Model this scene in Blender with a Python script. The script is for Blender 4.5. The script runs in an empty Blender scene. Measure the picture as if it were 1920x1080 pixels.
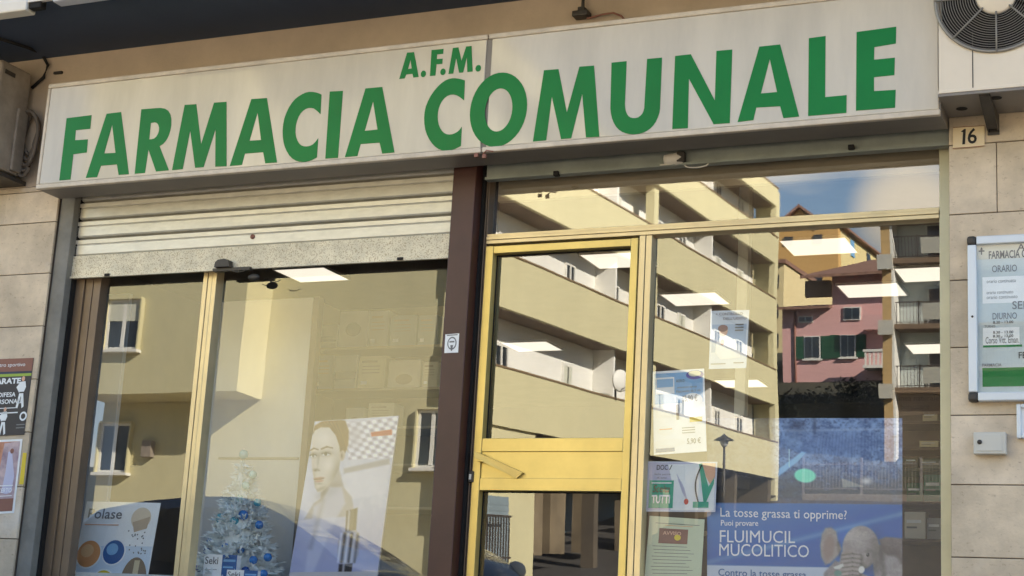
import bpy, bmesh, math, random
from mathutils import Vector, Matrix
random.seed(7)
sc = bpy.context.scene
COL = sc.collection

# ------------------------------------------------------------------ camera
FOC = 3046.86
yaw, pitch, roll = (math.radians(a) for a in (24.24694594, 13.1038382, 3.24263649))
cyw, syw, cp, sp, cr, sr = math.cos(yaw), math.sin(yaw), math.cos(pitch), math.sin(pitch), math.cos(roll), math.sin(roll)
FW = Vector((-syw*cp, cyw*cp, sp))
R0 = Vector((cyw, syw, 0)); U0 = R0.cross(FW)
RT = R0*cr + U0*sr; UP = U0*cr - R0*sr
CAM = Vector((0, -8.47, -0.1065))
cam_d = bpy.data.cameras.new('camera'); cam = bpy.data.objects.new('camera', cam_d); COL.objects.link(cam)
M = Matrix.Identity(4)
for i, v in enumerate((RT, UP, -FW)):
    for k in range(3): M[k][i] = v[k]
M.translation = CAM
cam.matrix_world = M
cam_d.sensor_width = 36; cam_d.lens = FOC/1920*36; cam_d.clip_start = 0.05; cam_d.clip_end = 2000
sc.camera = cam

# ------------------------------------------------------------------ light
SUN = Vector((1.95, 1.0, 1.2)).normalized()
EL = math.asin(SUN.z); AZ = math.atan2(SUN.x, SUN.y)
w = bpy.data.worlds.new('World'); sc.world = w; w.use_nodes = True
nt = w.node_tree; nt.nodes.clear()
wo = nt.nodes.new('ShaderNodeOutputWorld'); bg = nt.nodes.new('ShaderNodeBackground')
CLOUD = (-.168, -.962, .205)
sky = nt.nodes.new('ShaderNodeTexSky'); sky.sky_type = 'NISHITA'; sky.sun_disc = False
sky.sun_elevation = EL; sky.sun_rotation = AZ; sky.air_density = 1.0; sky.dust_density = 0.2; sky.ozone_density = 1.6
bg.inputs['Strength'].default_value = 0.06
tc = nt.nodes.new('ShaderNodeTexCoord')
mp = nt.nodes.new('ShaderNodeMapping'); mp.inputs['Scale'].default_value = (2.2, 2.2, 7)
nz = nt.nodes.new('ShaderNodeTexNoise'); nz.inputs['Scale'].default_value = 2.0; nz.inputs['Detail'].default_value = 5
cr1 = nt.nodes.new('ShaderNodeValToRGB'); cr1.color_ramp.elements[0].position = 0.56; cr1.color_ramp.elements[1].position = 0.78
mx = nt.nodes.new('ShaderNodeMixRGB'); mx.inputs[2].default_value = (11, 10.2, 8.8, 1)
L = nt.links.new
L(tc.outputs['Generated'], mp.inputs['Vector']); L(mp.outputs['Vector'], nz.inputs['Vector'])
L(nz.outputs['Fac'], cr1.inputs['Fac']); L(cr1.outputs['Color'], mx.inputs[0]); L(sky.outputs['Color'], mx.inputs[1])
CDIR = Vector(CLOUD).normalized()
dt = nt.nodes.new('ShaderNodeVectorMath'); dt.operation = 'DOT_PRODUCT'; dt.inputs[1].default_value = CDIR
L(tc.outputs['Generated'], dt.inputs[0])
mr = nt.nodes.new('ShaderNodeMapRange'); mr.interpolation_type = 'SMOOTHSTEP'; mr.inputs['From Min'].default_value = math.cos(math.radians(2.3)); mr.inputs['From Max'].default_value = math.cos(math.radians(.5)); L(dt.outputs['Value'], mr.inputs['Value'])
m3 = nt.nodes.new('ShaderNodeMixRGB'); m3.inputs[2].default_value = (9.5, 8.4, 6.6, 1); L(mr.outputs['Result'], m3.inputs[0]); L(mx.outputs['Color'], m3.inputs[1])
L(m3.outputs['Color'], bg.inputs['Color']); L(bg.outputs['Background'], wo.inputs['Surface'])
sd = bpy.data.lights.new('sun', 'SUN'); sd.energy = 4.5; sd.angle = math.radians(0.5); sd.color = (1.0, 0.92, 0.79)
so = bpy.data.objects.new('sun', sd); COL.objects.link(so); so.rotation_euler = (-SUN).to_track_quat('-Z', 'Y').to_euler()
vs = sc.view_settings; vs.view_transform = 'Standard'; vs.look = 'None'; vs.gamma = 1; vs.exposure = 2.6
sc.cycles.max_bounces = 12; sc.cycles.diffuse_bounces = 5; sc.cycles.transparent_max_bounces = 16
sc.cycles.caustics_reflective = False; sc.cycles.caustics_refractive = False

# ------------------------------------------------------------------ helpers
def ray(px, py): return FW + RT*((px-960)/FOC) - UP*((py-540)/FOC)
def P(px, py, y=0.0):
    d = ray(px, py); return CAM + d*((y-CAM.y)/d.y)
def PZ(px, py, z):
    d = ray(px, py); return CAM + d*((z-CAM.z)/d.z)
def PX(px, py, x):
    d = ray(px, py); return CAM + d*((x-CAM.x)/d.x)
def lin(c):
    c = c/255.0
    return c/12.92 if c <= 0.04045 else ((c+0.055)/1.055)**2.4
def s3(r, g, b): return (lin(r), lin(g), lin(b))

MATS = {}
def mat(name, rgb, rough=0.7, metal=0.0, var=0.12, scale=3.0, bump=0.0, bscale=40.0, spec=0.5, rgb2=None, detail=6, aniso=(1,1,1), coat=0.0):
    """principled with a soft noise variation of the base colour and optional bump"""
    m = bpy.data.materials.new(name); m.use_nodes = True
    n = m.node_tree; b = n.nodes['Principled BSDF']
    b.inputs['Roughness'].default_value = rough; b.inputs['Metallic'].default_value = metal
    b.inputs['Specular IOR Level'].default_value = spec
    if coat: b.inputs['Coat Weight'].default_value = coat; b.inputs['Coat Roughness'].default_value = 0.05
    t = n.nodes.new('ShaderNodeTexCoord'); mpn = n.nodes.new('ShaderNodeMapping'); mpn.inputs['Scale'].default_value = aniso
    n.links.new(t.outputs['Object'], mpn.inputs['Vector'])
    no = n.nodes.new('ShaderNodeTexNoise'); no.inputs['Scale'].default_value = scale; no.inputs['Detail'].default_value = detail
    no.inputs['Roughness'].default_value = 0.62
    n.links.new(mpn.outputs['Vector'], no.inputs['Vector'])
    rp = n.nodes.new('ShaderNodeValToRGB')
    a = [max(0, c*(1-var)) for c in rgb]; c2 = rgb2 if rgb2 else [min(1, c*(1+var)) for c in rgb]
    rp.color_ramp.elements[0].position = 0.32; rp.color_ramp.elements[1].position = 0.68
    rp.color_ramp.elements[0].color = (*a, 1); rp.color_ramp.elements[1].color = (*c2, 1)
    n.links.new(no.outputs['Fac'], rp.inputs['Fac']); n.links.new(rp.outputs['Color'], b.inputs['Base Color'])
    if bump:
        n2 = n.nodes.new('ShaderNodeTexNoise'); n2.inputs['Scale'].default_value = bscale; n2.inputs['Detail'].default_value = 4
        n.links.new(mpn.outputs['Vector'], n2.inputs['Vector'])
        bu = n.nodes.new('ShaderNodeBump'); bu.inputs['Strength'].default_value = bump; bu.inputs['Distance'].default_value = 0.02
        n.links.new(n2.outputs['Fac'], bu.inputs['Height']); n.links.new(bu.outputs['Normal'], b.inputs['Normal'])
    MATS[name] = m
    return m
def flat(name, rgb, rough=0.6): return mat(name, rgb, rough, var=0.04, scale=8)
def emis(name, rgb, st):
    m = bpy.data.materials.new(name); m.use_nodes = True; n = m.node_tree
    b = n.nodes['Principled BSDF']; b.inputs['Base Color'].default_value = (*[min(.8, c) for c in rgb], 1)
    b.inputs['Emission Color'].default_value = (*rgb, 1); b.inputs['Emission Strength'].default_value = st
    return m
def glass(name, refl, lean, tint=(1, 1, 1), rough=0.0, dust_haze=.024):
    """flat window glass: part clear, part mirror; `lean` is how far the pane leans out of the vertical"""
    m = bpy.data.materials.new(name); m.use_nodes = True; n = m.node_tree; n.nodes.clear()
    o = n.nodes.new('ShaderNodeOutputMaterial'); mixn = n.nodes.new('ShaderNodeMixShader')
    tr = n.nodes.new('ShaderNodeBsdfTransparent'); tr.inputs['Color'].default_value = (*tint, 1)
    gl = n.nodes.new('ShaderNodeBsdfGlossy'); gl.inputs['Roughness'].default_value = rough
    gl.inputs['Color'].default_value = (1, 1, 1, 1)
    mixn.inputs[0].default_value = refl
    if lean is not None:
        c = n.nodes.new('ShaderNodeCombineXYZ')
        c.inputs[0].default_value = 0.0; c.inputs[1].default_value = -math.cos(lean); c.inputs[2].default_value = math.sin(lean)
        # slow waviness of the sheet
        t = n.nodes.new('ShaderNodeTexCoord'); no = n.nodes.new('ShaderNodeTexNoise'); no.inputs['Scale'].default_value = 1.6; no.inputs['Detail'].default_value = 1
        n.links.new(t.outputs['Object'], no.inputs['Vector'])
        sb = n.nodes.new('ShaderNodeVectorMath'); sb.operation = 'SUBTRACT'; sb.inputs[1].default_value = (.5, .5, .5)
        scl = n.nodes.new('ShaderNodeVectorMath'); scl.operation = 'SCALE'; scl.inputs['Scale'].default_value = 0.0016
        ad = n.nodes.new('ShaderNodeVectorMath'); ad.operation = 'ADD'
        n.links.new(no.outputs['Color'], sb.inputs[0]); n.links.new(sb.outputs[0], scl.inputs[0])
        n.links.new(scl.outputs[0], ad.inputs[0]); n.links.new(c.outputs[0], ad.inputs[1])
        nm = n.nodes.new('ShaderNodeVectorMath'); nm.operation = 'NORMALIZE'
        n.links.new(ad.outputs[0], nm.inputs[0]); n.links.new(nm.outputs[0], gl.inputs['Normal'])
    n.links.new(tr.outputs[0], mixn.inputs[1]); n.links.new(gl.outputs[0], mixn.inputs[2])
    # a thin dusty, smeared film; its pale colour also imitates hazy glare
    df = n.nodes.new('ShaderNodeBsdfDiffuse'); df.inputs['Color'].default_value = (.72, .70, .66, 1)
    t2 = n.nodes.new('ShaderNodeTexCoord'); mpd = n.nodes.new('ShaderNodeMapping'); mpd.inputs['Scale'].default_value = (1.6, 1, .7)
    nd = n.nodes.new('ShaderNodeTexNoise'); nd.inputs['Scale'].default_value = 3.0; nd.inputs['Detail'].default_value = 9; nd.inputs['Roughness'].default_value = .7
    rd = n.nodes.new('ShaderNodeMapRange'); rd.inputs['From Min'].default_value = .38; rd.inputs['From Max'].default_value = .75; rd.inputs['To Min'].default_value = dust_haze*.35; rd.inputs['To Max'].default_value = dust_haze*1.8
    m2 = n.nodes.new('ShaderNodeMixShader')
    n.links.new(t2.outputs['Object'], mpd.inputs['Vector']); n.links.new(mpd.outputs['Vector'], nd.inputs['Vector']); n.links.new(nd.outputs['Fac'], rd.inputs['Value']); n.links.new(rd.outputs['Result'], m2.inputs[0])
    n.links.new(mixn.outputs[0], m2.inputs[1]); n.links.new(df.outputs[0], m2.inputs[2]); n.links.new(m2.outputs[0], o.inputs['Surface'])
    return m
def clear(name, tint=(.97, .98, .97)):
    m = bpy.data.materials.new(name); m.use_nodes = True; n = m.node_tree; n.nodes.clear()
    o = n.nodes.new('ShaderNodeOutputMaterial'); tr = n.nodes.new('ShaderNodeBsdfTransparent'); tr.inputs['Color'].default_value = (*tint, 1)
    n.links.new(tr.outputs[0], o.inputs['Surface']); return m

class MB:
    """collects faces with materials; build() links them as ONE mesh object"""
    def __init__(s): s.v = []; s.f = []; s.m = []; s.sm = []
    def add(s, vs, fs, m=None, smooth=False):
        o = len(s.v); s.v += [tuple(p) for p in vs]
        for f in fs: s.f.append([i+o for i in f]); s.m.append(m); s.sm.append(smooth)
        return s
    def box(s, x0, x1, y0, y1, z0, z1, m=None):
        x0, x1 = sorted((x0, x1)); y0, y1 = sorted((y0, y1)); z0, z1 = sorted((z0, z1))
        v = [(x0,y0,z0),(x1,y0,z0),(x1,y1,z0),(x0,y1,z0),(x0,y0,z1),(x1,y0,z1),(x1,y1,z1),(x0,y1,z1)]
        return s.add(v, [(3,2,1,0),(4,5,6,7),(0,1,5,4),(1,2,6,5),(2,3,7,6),(3,0,4,7)], m)
    def bbox(s, x0, x1, y0, y1, z0, z1, r=0.01, m=None):
        """box with chamfered edges"""
        x0, x1 = sorted((x0, x1)); y0, y1 = sorted((y0, y1)); z0, z1 = sorted((z0, z1))
        bm = bmesh.new(); bmesh.ops.create_cube(bm, size=1)
        for v in bm.verts: v.co = Vector((x0+(v.co.x+.5)*(x1-x0), y0+(v.co.y+.5)*(y1-y0), z0+(v.co.z+.5)*(z1-z0)))
        bmesh.ops.bevel(bm, geom=list(bm.edges), offset=r, segments=2, affect='EDGES', profile=.5)
        s.bm(bm, m); bm.free(); return s
    def bm(s, bm, m=None, smooth=False):
        bm.verts.ensure_lookup_table(); bm.verts.index_update()
        return s.add([v.co.copy() for v in bm.verts], [[v.index for v in f.verts] for f in bm.faces], m, smooth)
    def quad(s, a, b, c, d, m=None): return s.add([a, b, c, d], [(0, 1, 2, 3)], m)
    def prism(s, pts, off, m=None):
        """closed polygon pushed along off (both caps)"""
        n = len(pts); a = [Vector(p) for p in pts]; b = [p+Vector(off) for p in a]
        fs = [tuple(range(n)), tuple(reversed(range(n, 2*n)))] + [(i, i+n, (i+1) % n+n, (i+1) % n) for i in range(n)]
        return s.add(a+b, fs, m)
    def tube(s, pts, r, m=None, n=8, smooth=True, caps=True):
        pts = [Vector(p) for p in pts]; rs = r if isinstance(r, (list, tuple)) else [r]*len(pts)
        vs = []; fs = []
        for i, p in enumerate(pts):
            t = (pts[min(i+1, len(pts)-1)] - pts[max(i-1, 0)]).normalized()
            a = t.cross(Vector((0, 0, 1)) if abs(t.z) < .9 else Vector((1, 0, 0))).normalized(); b = t.cross(a)
            for k in range(n):
                g = 2*math.pi*k/n; vs.append(p + (a*math.cos(g)+b*math.sin(g))*rs[i])
        for i in range(len(pts)-1):
            for k in range(n): fs.append((i*n+k, i*n+(k+1) % n, (i+1)*n+(k+1) % n, (i+1)*n+k))
        if caps: fs += [tuple(reversed(range(n))), tuple(range((len(pts)-1)*n, len(pts)*n))]
        return s.add(vs, fs, m, smooth)
    def lathe(s, prof, c, axis='z', n=24, m=None):
        """profile of (radius, height) turned round an axis through c"""
        vs = []; fs = []
        for (r, h) in prof:
            for k in range(n):
                g = 2*math.pi*k/n; a, b = r*math.cos(g), r*math.sin(g)
                vs.append(Vector(c) + (Vector((a, b, h)) if axis == 'z' else Vector((a, h, b)) if axis == 'y' else Vector((h, a, b))))
        for i in range(len(prof)-1):
            for k in range(n): fs.append((i*n+k, i*n+(k+1) % n, (i+1)*n+(k+1) % n, (i+1)*n+k))
        return s.add(vs, fs, m, True)
    def sphere(s, c, r, m=None, n=12, sq=(1, 1, 1)):
        bm = bmesh.new(); bmesh.ops.create_uvsphere(bm, u_segments=n, v_segments=max(6, n*2//3), radius=1)
        for v in bm.verts: v.co = Vector(c)+Vector((v.co.x*r*sq[0], v.co.y*r*sq[1], v.co.z*r*sq[2]))
        s.bm(bm, m, True); bm.free(); return s
    def build(s, name, m=None, parent=None, label=None, cat=None, group=None, kind=None, normals=False):
        me = bpy.data.meshes.new(name); me.from_pydata(s.v, [], s.f)
        keys = []
        for q in s.m:
            q = q or m
            if q not in keys: keys.append(q)
        for q in keys: me.materials.append(q)
        for p, q, sm in zip(me.polygons, s.m, s.sm): p.material_index = keys.index(q or m); p.use_smooth = sm
        if normals:
            b = bmesh.new(); b.from_mesh(me); bmesh.ops.recalc_face_normals(b, faces=b.faces); b.to_mesh(me); b.free()
        me.update()
        o = bpy.data.objects.new(name, me); COL.objects.link(o)
        if parent:
            o.parent = parent; o.matrix_parent_inverse = Matrix.Translation(abspos(parent)).inverted()
        tag(o, label, cat, group, kind); return o
def abspos(o):
    return o.location if o.type == 'EMPTY' else Vector((0, 0, 0))
def tag(o, label=None, cat=None, group=None, kind=None):
    for k, v in (('label', label), ('category', cat), ('group', group), ('kind', kind)):
        if v: o[k] = v
    return o
def thing(name, loc, label, cat, group=None):
    o = bpy.data.objects.new(name, None); COL.objects.link(o); o.location = loc; o.empty_display_size = .1
    return tag(o, label, cat, group)
def copy_tree(o, parent=None):
    c = o.copy(); COL.objects.link(c)
    if parent: c.parent = parent
    for ch in list(o.children): copy_tree(ch, c)
    return c

def text_geo(s, bold=0.0, shear=0.0):
    cu = bpy.data.curves.new('t', 'FONT'); cu.body = s; cu.size = 1; cu.offset = bold; cu.shear = shear; cu.resolution_u = 3
    ob = bpy.data.objects.new('t', cu); COL.objects.link(ob)
    dg = bpy.context.evaluated_depsgraph_get(); dg.update()
    me = bpy.data.meshes.new_from_object(ob.evaluated_get(dg))
    vs = [v.co.copy() for v in me.vertices]; fs = [list(p.vertices) for p in me.polygons]
    bpy.data.objects.remove(ob); bpy.data.curves.remove(cu); bpy.data.meshes.remove(me)
    if not vs: return [], []
    x0 = min(v.x for v in vs); x1 = max(v.x for v in vs); y0 = min(v.y for v in vs); y1 = max(v.y for v in vs)
    return [((v.x-x0)/(x1-x0), (v.y-y0)/(y1-y0)) for v in vs], fs
class Sheet:
    """a flat printed surface given by its four corners (TL,TR,BR,BL); art goes on in layers a fraction of a mm apart"""
    def __init__(s, tl, tr, br, bl):
        s.c = [Vector(p) for p in (tl, tr, br, bl)]
        s.n = (s.c[1]-s.c[0]).cross(s.c[0]-s.c[3]).normalized()
        if s.n.y > 0: s.n = -s.n
    def at(s, u, v, lay=0):
        a = s.c[0].lerp(s.c[1], u); b = s.c[3].lerp(s.c[2], u)
        return a.lerp(b, v) + s.n*(0.0012*lay)
    def poly(s, mb, pts, m, lay=1):
        n = len(pts); mb.add([s.at(u, v, lay) for u, v in pts], [tuple(range(n))], m)
    def rect(s, mb, u0, v0, u1, v1, m, lay=1): s.poly(mb, [(u0, v0), (u1, v0), (u1, v1), (u0, v1)], m, lay)
    def disc(s, mb, u, v, ru, rv, m, lay=1, n=28, a0=0, a1=2*math.pi):
        s.poly(mb, [(u+ru*math.cos(a0+(a1-a0)*k/n), v+rv*math.sin(a0+(a1-a0)*k/n)) for k in range(n)], m, lay)
    def text(s, mb, txt, u0, v0, u1, v1, m, lay=2, bold=0.0, shear=0.0):
        vs, fs = text_geo(txt, bold, shear)
        mb.add([s.at(u0+(u1-u0)*a, v1+(v0-v1)*b, lay) for a, b in vs], fs, m)
    def card(s, mb, m, th=0.003):
        mb.prism([s.at(0, 0), s.at(1, 0), s.at(1, 1), s.at(0, 1)], -s.n*th, m)
def sheet_px(cs, y): return Sheet(*[P(*c, y) for c in cs])

def outline(loops, y, depth, m, mb):
    """polygons with holes (pixel outlines on the plane y) as a solid of the given depth"""
    cu = bpy.data.curves.new('o', 'CURVE'); cu.dimensions = '2D'; cu.fill_mode = 'BOTH'; cu.extrude = depth/2
    for lp in loops:
        sp_ = cu.splines.new('POLY'); sp_.points.add(len(lp)-1); sp_.use_cyclic_u = True
        for pt, (px, py) in zip(sp_.points, lp):
            q = P(px, py, y); pt.co = (q.x, q.z, 0, 1)
    ob = bpy.data.objects.new('o', cu); COL.objects.link(ob)
    dg = bpy.context.evaluated_depsgraph_get(); dg.update()
    me = bpy.data.meshes.new_from_object(ob.evaluated_get(dg))
    mb.add([(v.co.x, y - v.co.z, v.co.y) for v in me.vertices], [list(p.vertices) for p in me.polygons], m)
    bpy.data.objects.remove(ob); bpy.data.curves.remove(cu); bpy.data.meshes.remove(me)

# ------------------------------------------------------------------ materials
def stone_mat():
    m = mat('travertine', s3(206, 190, 168), 0.62, var=0.22, scale=3.4, bump=0.12, bscale=60, spec=.3)
    n = m.node_tree; b = n.nodes['Principled BSDF']; rp = [x for x in n.nodes if x.type == 'VALTORGB'][0]
    t = [x for x in n.nodes if x.type == 'TEX_COORD'][0]
    v = n.nodes.new('ShaderNodeTexNoise'); v.inputs['Scale'].default_value = 26; v.inputs['Detail'].default_value = 8; v.inputs['Roughness'].default_value = .75
    mpn = n.nodes.new('ShaderNodeMapping'); mpn.inputs['Scale'].default_value = (1, 1, 1.8)
    n.links.new(t.outputs['Object'], mpn.inputs['Vector']); n.links.new(mpn.outputs['Vector'], v.inputs['Vector'])
    r2 = n.nodes.new('ShaderNodeValToRGB'); r2.color_ramp.elements[0].position = .29; r2.color_ramp.elements[1].position = .43
    r2.color_ramp.elements[0].color = (.48, .42, .38, 1); r2.color_ramp.elements[1].color = (1, 1, 1, 1)
    n.links.new(v.outputs['Fac'], r2.inputs['Fac'])
    w2 = n.nodes.new('ShaderNodeTexNoise'); w2.inputs['Scale'].default_value = 2.3; w2.inputs['Detail'].default_value = 7
    n.links.new(t.outputs['Object'], w2.inputs['Vector'])
    r3 = n.nodes.new('ShaderNodeValToRGB'); r3.color_ramp.elements[0].position = .60; r3.color_ramp.elements[1].position = .74
    r3.color_ramp.elements[0].color = (0, 0, 0, 1); r3.color_ramp.elements[1].color = (.8, .8, .8, 1)
    n.links.new(w2.outputs['Fac'], r3.inputs['Fac'])
    mu = n.nodes.new('ShaderNodeMixRGB'); mu.blend_type = 'MULTIPLY'; mu.inputs[0].default_value = 1
    n.links.new(rp.outputs['Color'], mu.inputs[1]); n.links.new(r2.outputs['Color'], mu.inputs[2])
    mi = n.nodes.new('ShaderNodeMixRGB'); mi.inputs[2].default_value = (*s3(222, 215, 206), 1)
    n.links.new(r3.outputs['Color'], mi.inputs[0]); n.links.new(mu.outputs['Color'], mi.inputs[1]); n.links.new(mi.outputs['Color'], b.inputs['Base Color'])
    return m
STONE = stone_mat()
def stone_variant(k, tint):
    m = STONE.copy(); m.name = 'travertine_%s' % k
    for e in [x for x in m.node_tree.nodes if x.type == 'VALTORGB'][0].color_ramp.elements: e.color = (*[min(1, c*t) for c, t in zip(e.color[:3], tint)], 1)
    return m
STONES = [STONE, stone_variant('light', (1.09, 1.09, 1.10)), stone_variant('dark', (.90, .89, .87)), stone_variant('plain', (1.0, .99, .97))]
JOINT = flat('joint_mortar', s3(92, 80, 70), .9)
TAN = mat('tan_plaster', s3(188, 170, 150), .85, var=.14, scale=2.2, bump=.1, bscale=70)
GREYSTONE = mat('grey_jamb_stone', s3(128, 126, 120), .7, var=.18, scale=6, bump=.1)
SOFFIT = mat('dark_soffit_paint', s3(66, 78, 98), .8, var=.10, scale=1.2)
WHITEMETAL = mat('white_painted_metal', s3(222, 216, 206), .45, var=.05, scale=4)
SIGNFACE = mat('sign_acrylic', s3(204, 196, 182), .06, var=.09, scale=2.2, spec=.42, aniso=(2.2, 1, .5))
SIGNTRIM = mat('sign_trim', s3(206, 194, 178), .4, var=.14, scale=9)
SIGNUNDER = mat('sign_underside', s3(128, 122, 116), .5, var=.1, scale=3)
GREEN = mat('green_vinyl', s3(18, 122, 58), .3, var=.08, scale=3, spec=.2)
GOLD = mat('gold_anodised', s3(214, 190, 116), .34, metal=.45, var=.10, scale=3.5, aniso=(1, 1, 1))
GOLDP = mat('pale_gold_anodised', s3(218, 198, 154), .34, metal=.4, var=.12, scale=2.5)
GOLDG = mat('weathered_gold', s3(196, 190, 160), .4, metal=.3, var=.1, scale=2.5)
BRONZE = mat('bronze_frame', s3(122, 104, 86), .42, metal=.3, var=.14, scale=3)
BROWN = mat('brown_painted_steel', s3(74, 44, 38), .45, var=.14, scale=4)
BLACK = flat('black_gap', s3(20, 18, 18), .8)
DARKMETAL = mat('dark_metal', s3(70, 66, 62), .5, metal=.4, var=.2, scale=9)
GALV = mat('galvanised_shutter', s3(214, 210, 198), .42, metal=.4, var=.09, scale=9, bump=.03, bscale=80, aniso=(1, 1, 3))
def speckle():
    m = mat('speckled_bottom_rail', s3(228, 219, 194), .55, var=.16, scale=8)
    n = m.node_tree; b = n.nodes['Principled BSDF']; rp = [x for x in n.nodes if x.type == 'VALTORGB'][0]
    t = [x for x in n.nodes if x.type == 'TEX_COORD'][0]
    v = n.nodes.new('ShaderNodeTexNoise'); v.inputs['Scale'].default_value = 130; v.inputs['Detail'].default_value = 2
    n.links.new(t.outputs['Object'], v.inputs['Vector'])
    r2 = n.nodes.new('ShaderNodeValToRGB'); r2.color_ramp.elements[0].position = .36; r2.color_ramp.elements[1].position = .47
    r2.color_ramp.elements[0].color = (.62, .54, .42, 1); r2.color_ramp.elements[1].color = (1, 1, 1, 1)
    n.links.new(v.outputs['Fac'], r2.inputs['Fac'])
    mu = n.nodes.new('ShaderNodeMixRGB'); mu.blend_type = 'MULTIPLY'; mu.inputs[0].default_value = 1
    n.links.new(rp.outputs['Color'], mu.inputs[1]); n.links.new(r2.outputs['Color'], mu.inputs[2]); n.links.new(mu.outputs['Color'], b.inputs['Base Color'])
    return m
SPECK = speckle()
HOUSING = mat('grey_green_housing', s3(146, 152, 146), .45, metal=.3, var=.15, scale=5)
LEAN_R = math.radians(-4.348/2); LEAN_L = math.radians(.927/2)
GL_R = glass('shop_glass', .135, LEAN_R); GL_L = glass('display_glass', .122, LEAN_L)
GL_T = glass('transom_glass', .19, LEAN_R, rough=0.012)
CLEAR = clear('glass_edge')
GLV = glass('notice_glass', .06, None)
DARKGLASS = mat('dark_window_glass', s3(38, 44, 50), .06, var=.2, scale=1, spec=.8)
WHITEP = flat('white_paper', s3(242, 244, 246), .7)
PALEP = flat('pale_green_paper', s3(206, 214, 184), .75)
INKB = flat('black_ink', s3(30, 30, 32), .7); INKG = flat('grey_ink', s3(120, 120, 122), .7)
BLUEP = mat('poster_blue', s3(36, 92, 158), .4, var=.10, scale=3); BLUEL = flat('light_blue_ink', s3(120, 175, 222), .5)
BLUED = mat('dark_blue_ink', s3(30, 44, 74), .5, var=.5, scale=5)
WHITEI = flat('white_ink', s3(236, 240, 244), .6)
TEAL = flat('teal_ink', s3(70, 168, 140), .6); REDI = flat('red_ink', s3(190, 50, 50), .6); SKIN = flat('skin_ink', s3(226, 178, 150), .7)
ORANGE = flat('orange_ink', s3(222, 152, 92), .5); YELLOW = flat('yellow_ink', s3(222, 196, 40), .5); BROWNI = flat('brown_ink', s3(138, 92, 78), .6)
LILAC = flat('lilac_ink', s3(196, 196, 222), .6)

# ================================================================== SETTING
BOUNCE = mat('warm_bounce', s3(182, 168, 146), .85, var=.15, scale=1)
ASPH = mat('asphalt', s3(66, 62, 58), .9, var=.2, scale=1.5, bump=.2, bscale=30)
PAVE = mat('paving', s3(150, 142, 132), .85, var=.15, scale=2)
HILL = mat('dark_scrub_ground', s3(58, 58, 42), 1.0, var=.4, scale=.6)
def ry(Y): return 0.4 - Y      # a thing seen at depth Y in the glass stands at this y in the street
ROADZ = [(-4.4, -.30), (-6.0, -.8), (-8.5, -1.55), (-10.5, -1.55), (-15, -1.3), (-22, -.95), (ry(30), -.5), (ry(38), .1), (ry(45), 1.2), (ry(52), 2.2), (ry(60), 2.95), (ry(62), 3.05)]
def street():
    mb = MB(); xs = [-120, -60, -30, -10, 10, 30, 80]
    st = [(30, -.31)] + ROADZ
    vs = [(x, y, z) for y, z in st for x in xs]; n = len(xs)
    fs = [(i*n+k, (i+1)*n+k, (i+1)*n+k+1, i*n+k+1) for i in range(len(st)-1) for k in range(n-1)]
    mb.add(vs, fs, ASPH); mb.build('road', ASPH, kind='structure', normals=True)
    mb = MB(); st = [(y, z+.006) for y, z in ROADZ[1:7]]
    vs = [(x, y, z) for y, z in st for x in xs]
    fs = [(i*n+k, (i+1)*n+k, (i+1)*n+k+1, i*n+k+1) for i in range(len(st)-1) for k in range(n-1)]
    mb.add(vs, fs); mb.build('bounce_ground', BOUNCE, kind='structure', normals=True)  # warm ground sheet added to bounce light up onto the shopfront
    mb = MB(); st = [(ry(62), 3.05), (ry(64), 3.4), (ry(68), 5.0), (ry(76), 7.4), (ry(90), 11.2), (ry(110), 16), (ry(130), 20), (ry(200), 30), (ry(420), 46)]
    xs = [-420, -200, -100, -60, -30, -10, 10, 30, 80, 300]; n = len(xs)
    vs = [(x, y, z) for y, z in st for x in xs]
    fs = [(i*n+k, (i+1)*n+k, (i+1)*n+k+1, i*n+k+1) for i in range(len(st)-1) for k in range(n-1)]
    mb.add(vs, fs); mb.build('hillside', HILL, kind='structure', normals=True)
    mb = MB().bbox(-60, 40, -2.3, -0.35, -.6, -.152, .02); mb.build('pavement', PAVE, kind='structure')
    mb = MB().bbox(-16.4, 12, ry(60.4), ry(58.9), 2.4, 3.12, .03); mb.build('far_kerb', mat('pale_kerb', s3(128, 120, 110), .8), kind='structure')
street()

# ------------------------------------------------------------------ pharmacy building
bld = thing('pharmacy_building', (-4, 0, -.15), 'stone clad building with dark soffit and glazed gold framed shopfront, house number 16', 'building')
GY = 0.20            # glass plane
XL = -7.24; XR = P(1781.5, 760, 0).x
SOFZ = 3.875
# stone piers: slabs with thin joints
def pier(x0, x1, joints, cuts):
    mb = MB(); mb.box(x0, x1-.004, 0.012, .5, -.15, 2.93, JOINT)
    zs = joints
    for i in range(len(zs)-1):
        cx = [x0] + [c for c in cuts(i) if x0 < c < x1] + [x1]
        for a, b in zip(cx[:-1], cx[1:]):
            o = random.uniform(-.002, .002)
            mb.bbox(a+.002, b-(.002 if b != x1 else 0), o, .02, zs[i]+.0025, zs[i+1]-.0025, .003, random.choice(STONES))
    mb.build('stone_pier', STONE, bld)
zj = [P(1850, y, 0).z for y in (1046, 909, 778, 650, 523, 399, 268)]
pit = (zj[-1]-zj[0])/6
zall = [zj[0]-pit*k for k in range(2, 0, -1)] + zj + [2.93]
pier(XR, 4.5, zall, lambda i: [P(1868, 270, 0).x if i == 7 else (-.25 if i % 2 else .5), 1.4, 2.6, 3.6])
zl = [-.15]; zj2 = [P(50, y, 0).z for y in (1011, 913, 810, 711, 612, 514, 419, 361)]
pier(-11.0, XL, [zj2[0]-2*pit, zj2[0]-pit] + zj2 + [2.93], lambda i: [P(9, 400, 0).x if i % 2 == 0 else -8.4, -9.3, -10.2])
jx1 = P(127, 520, .05).x
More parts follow.
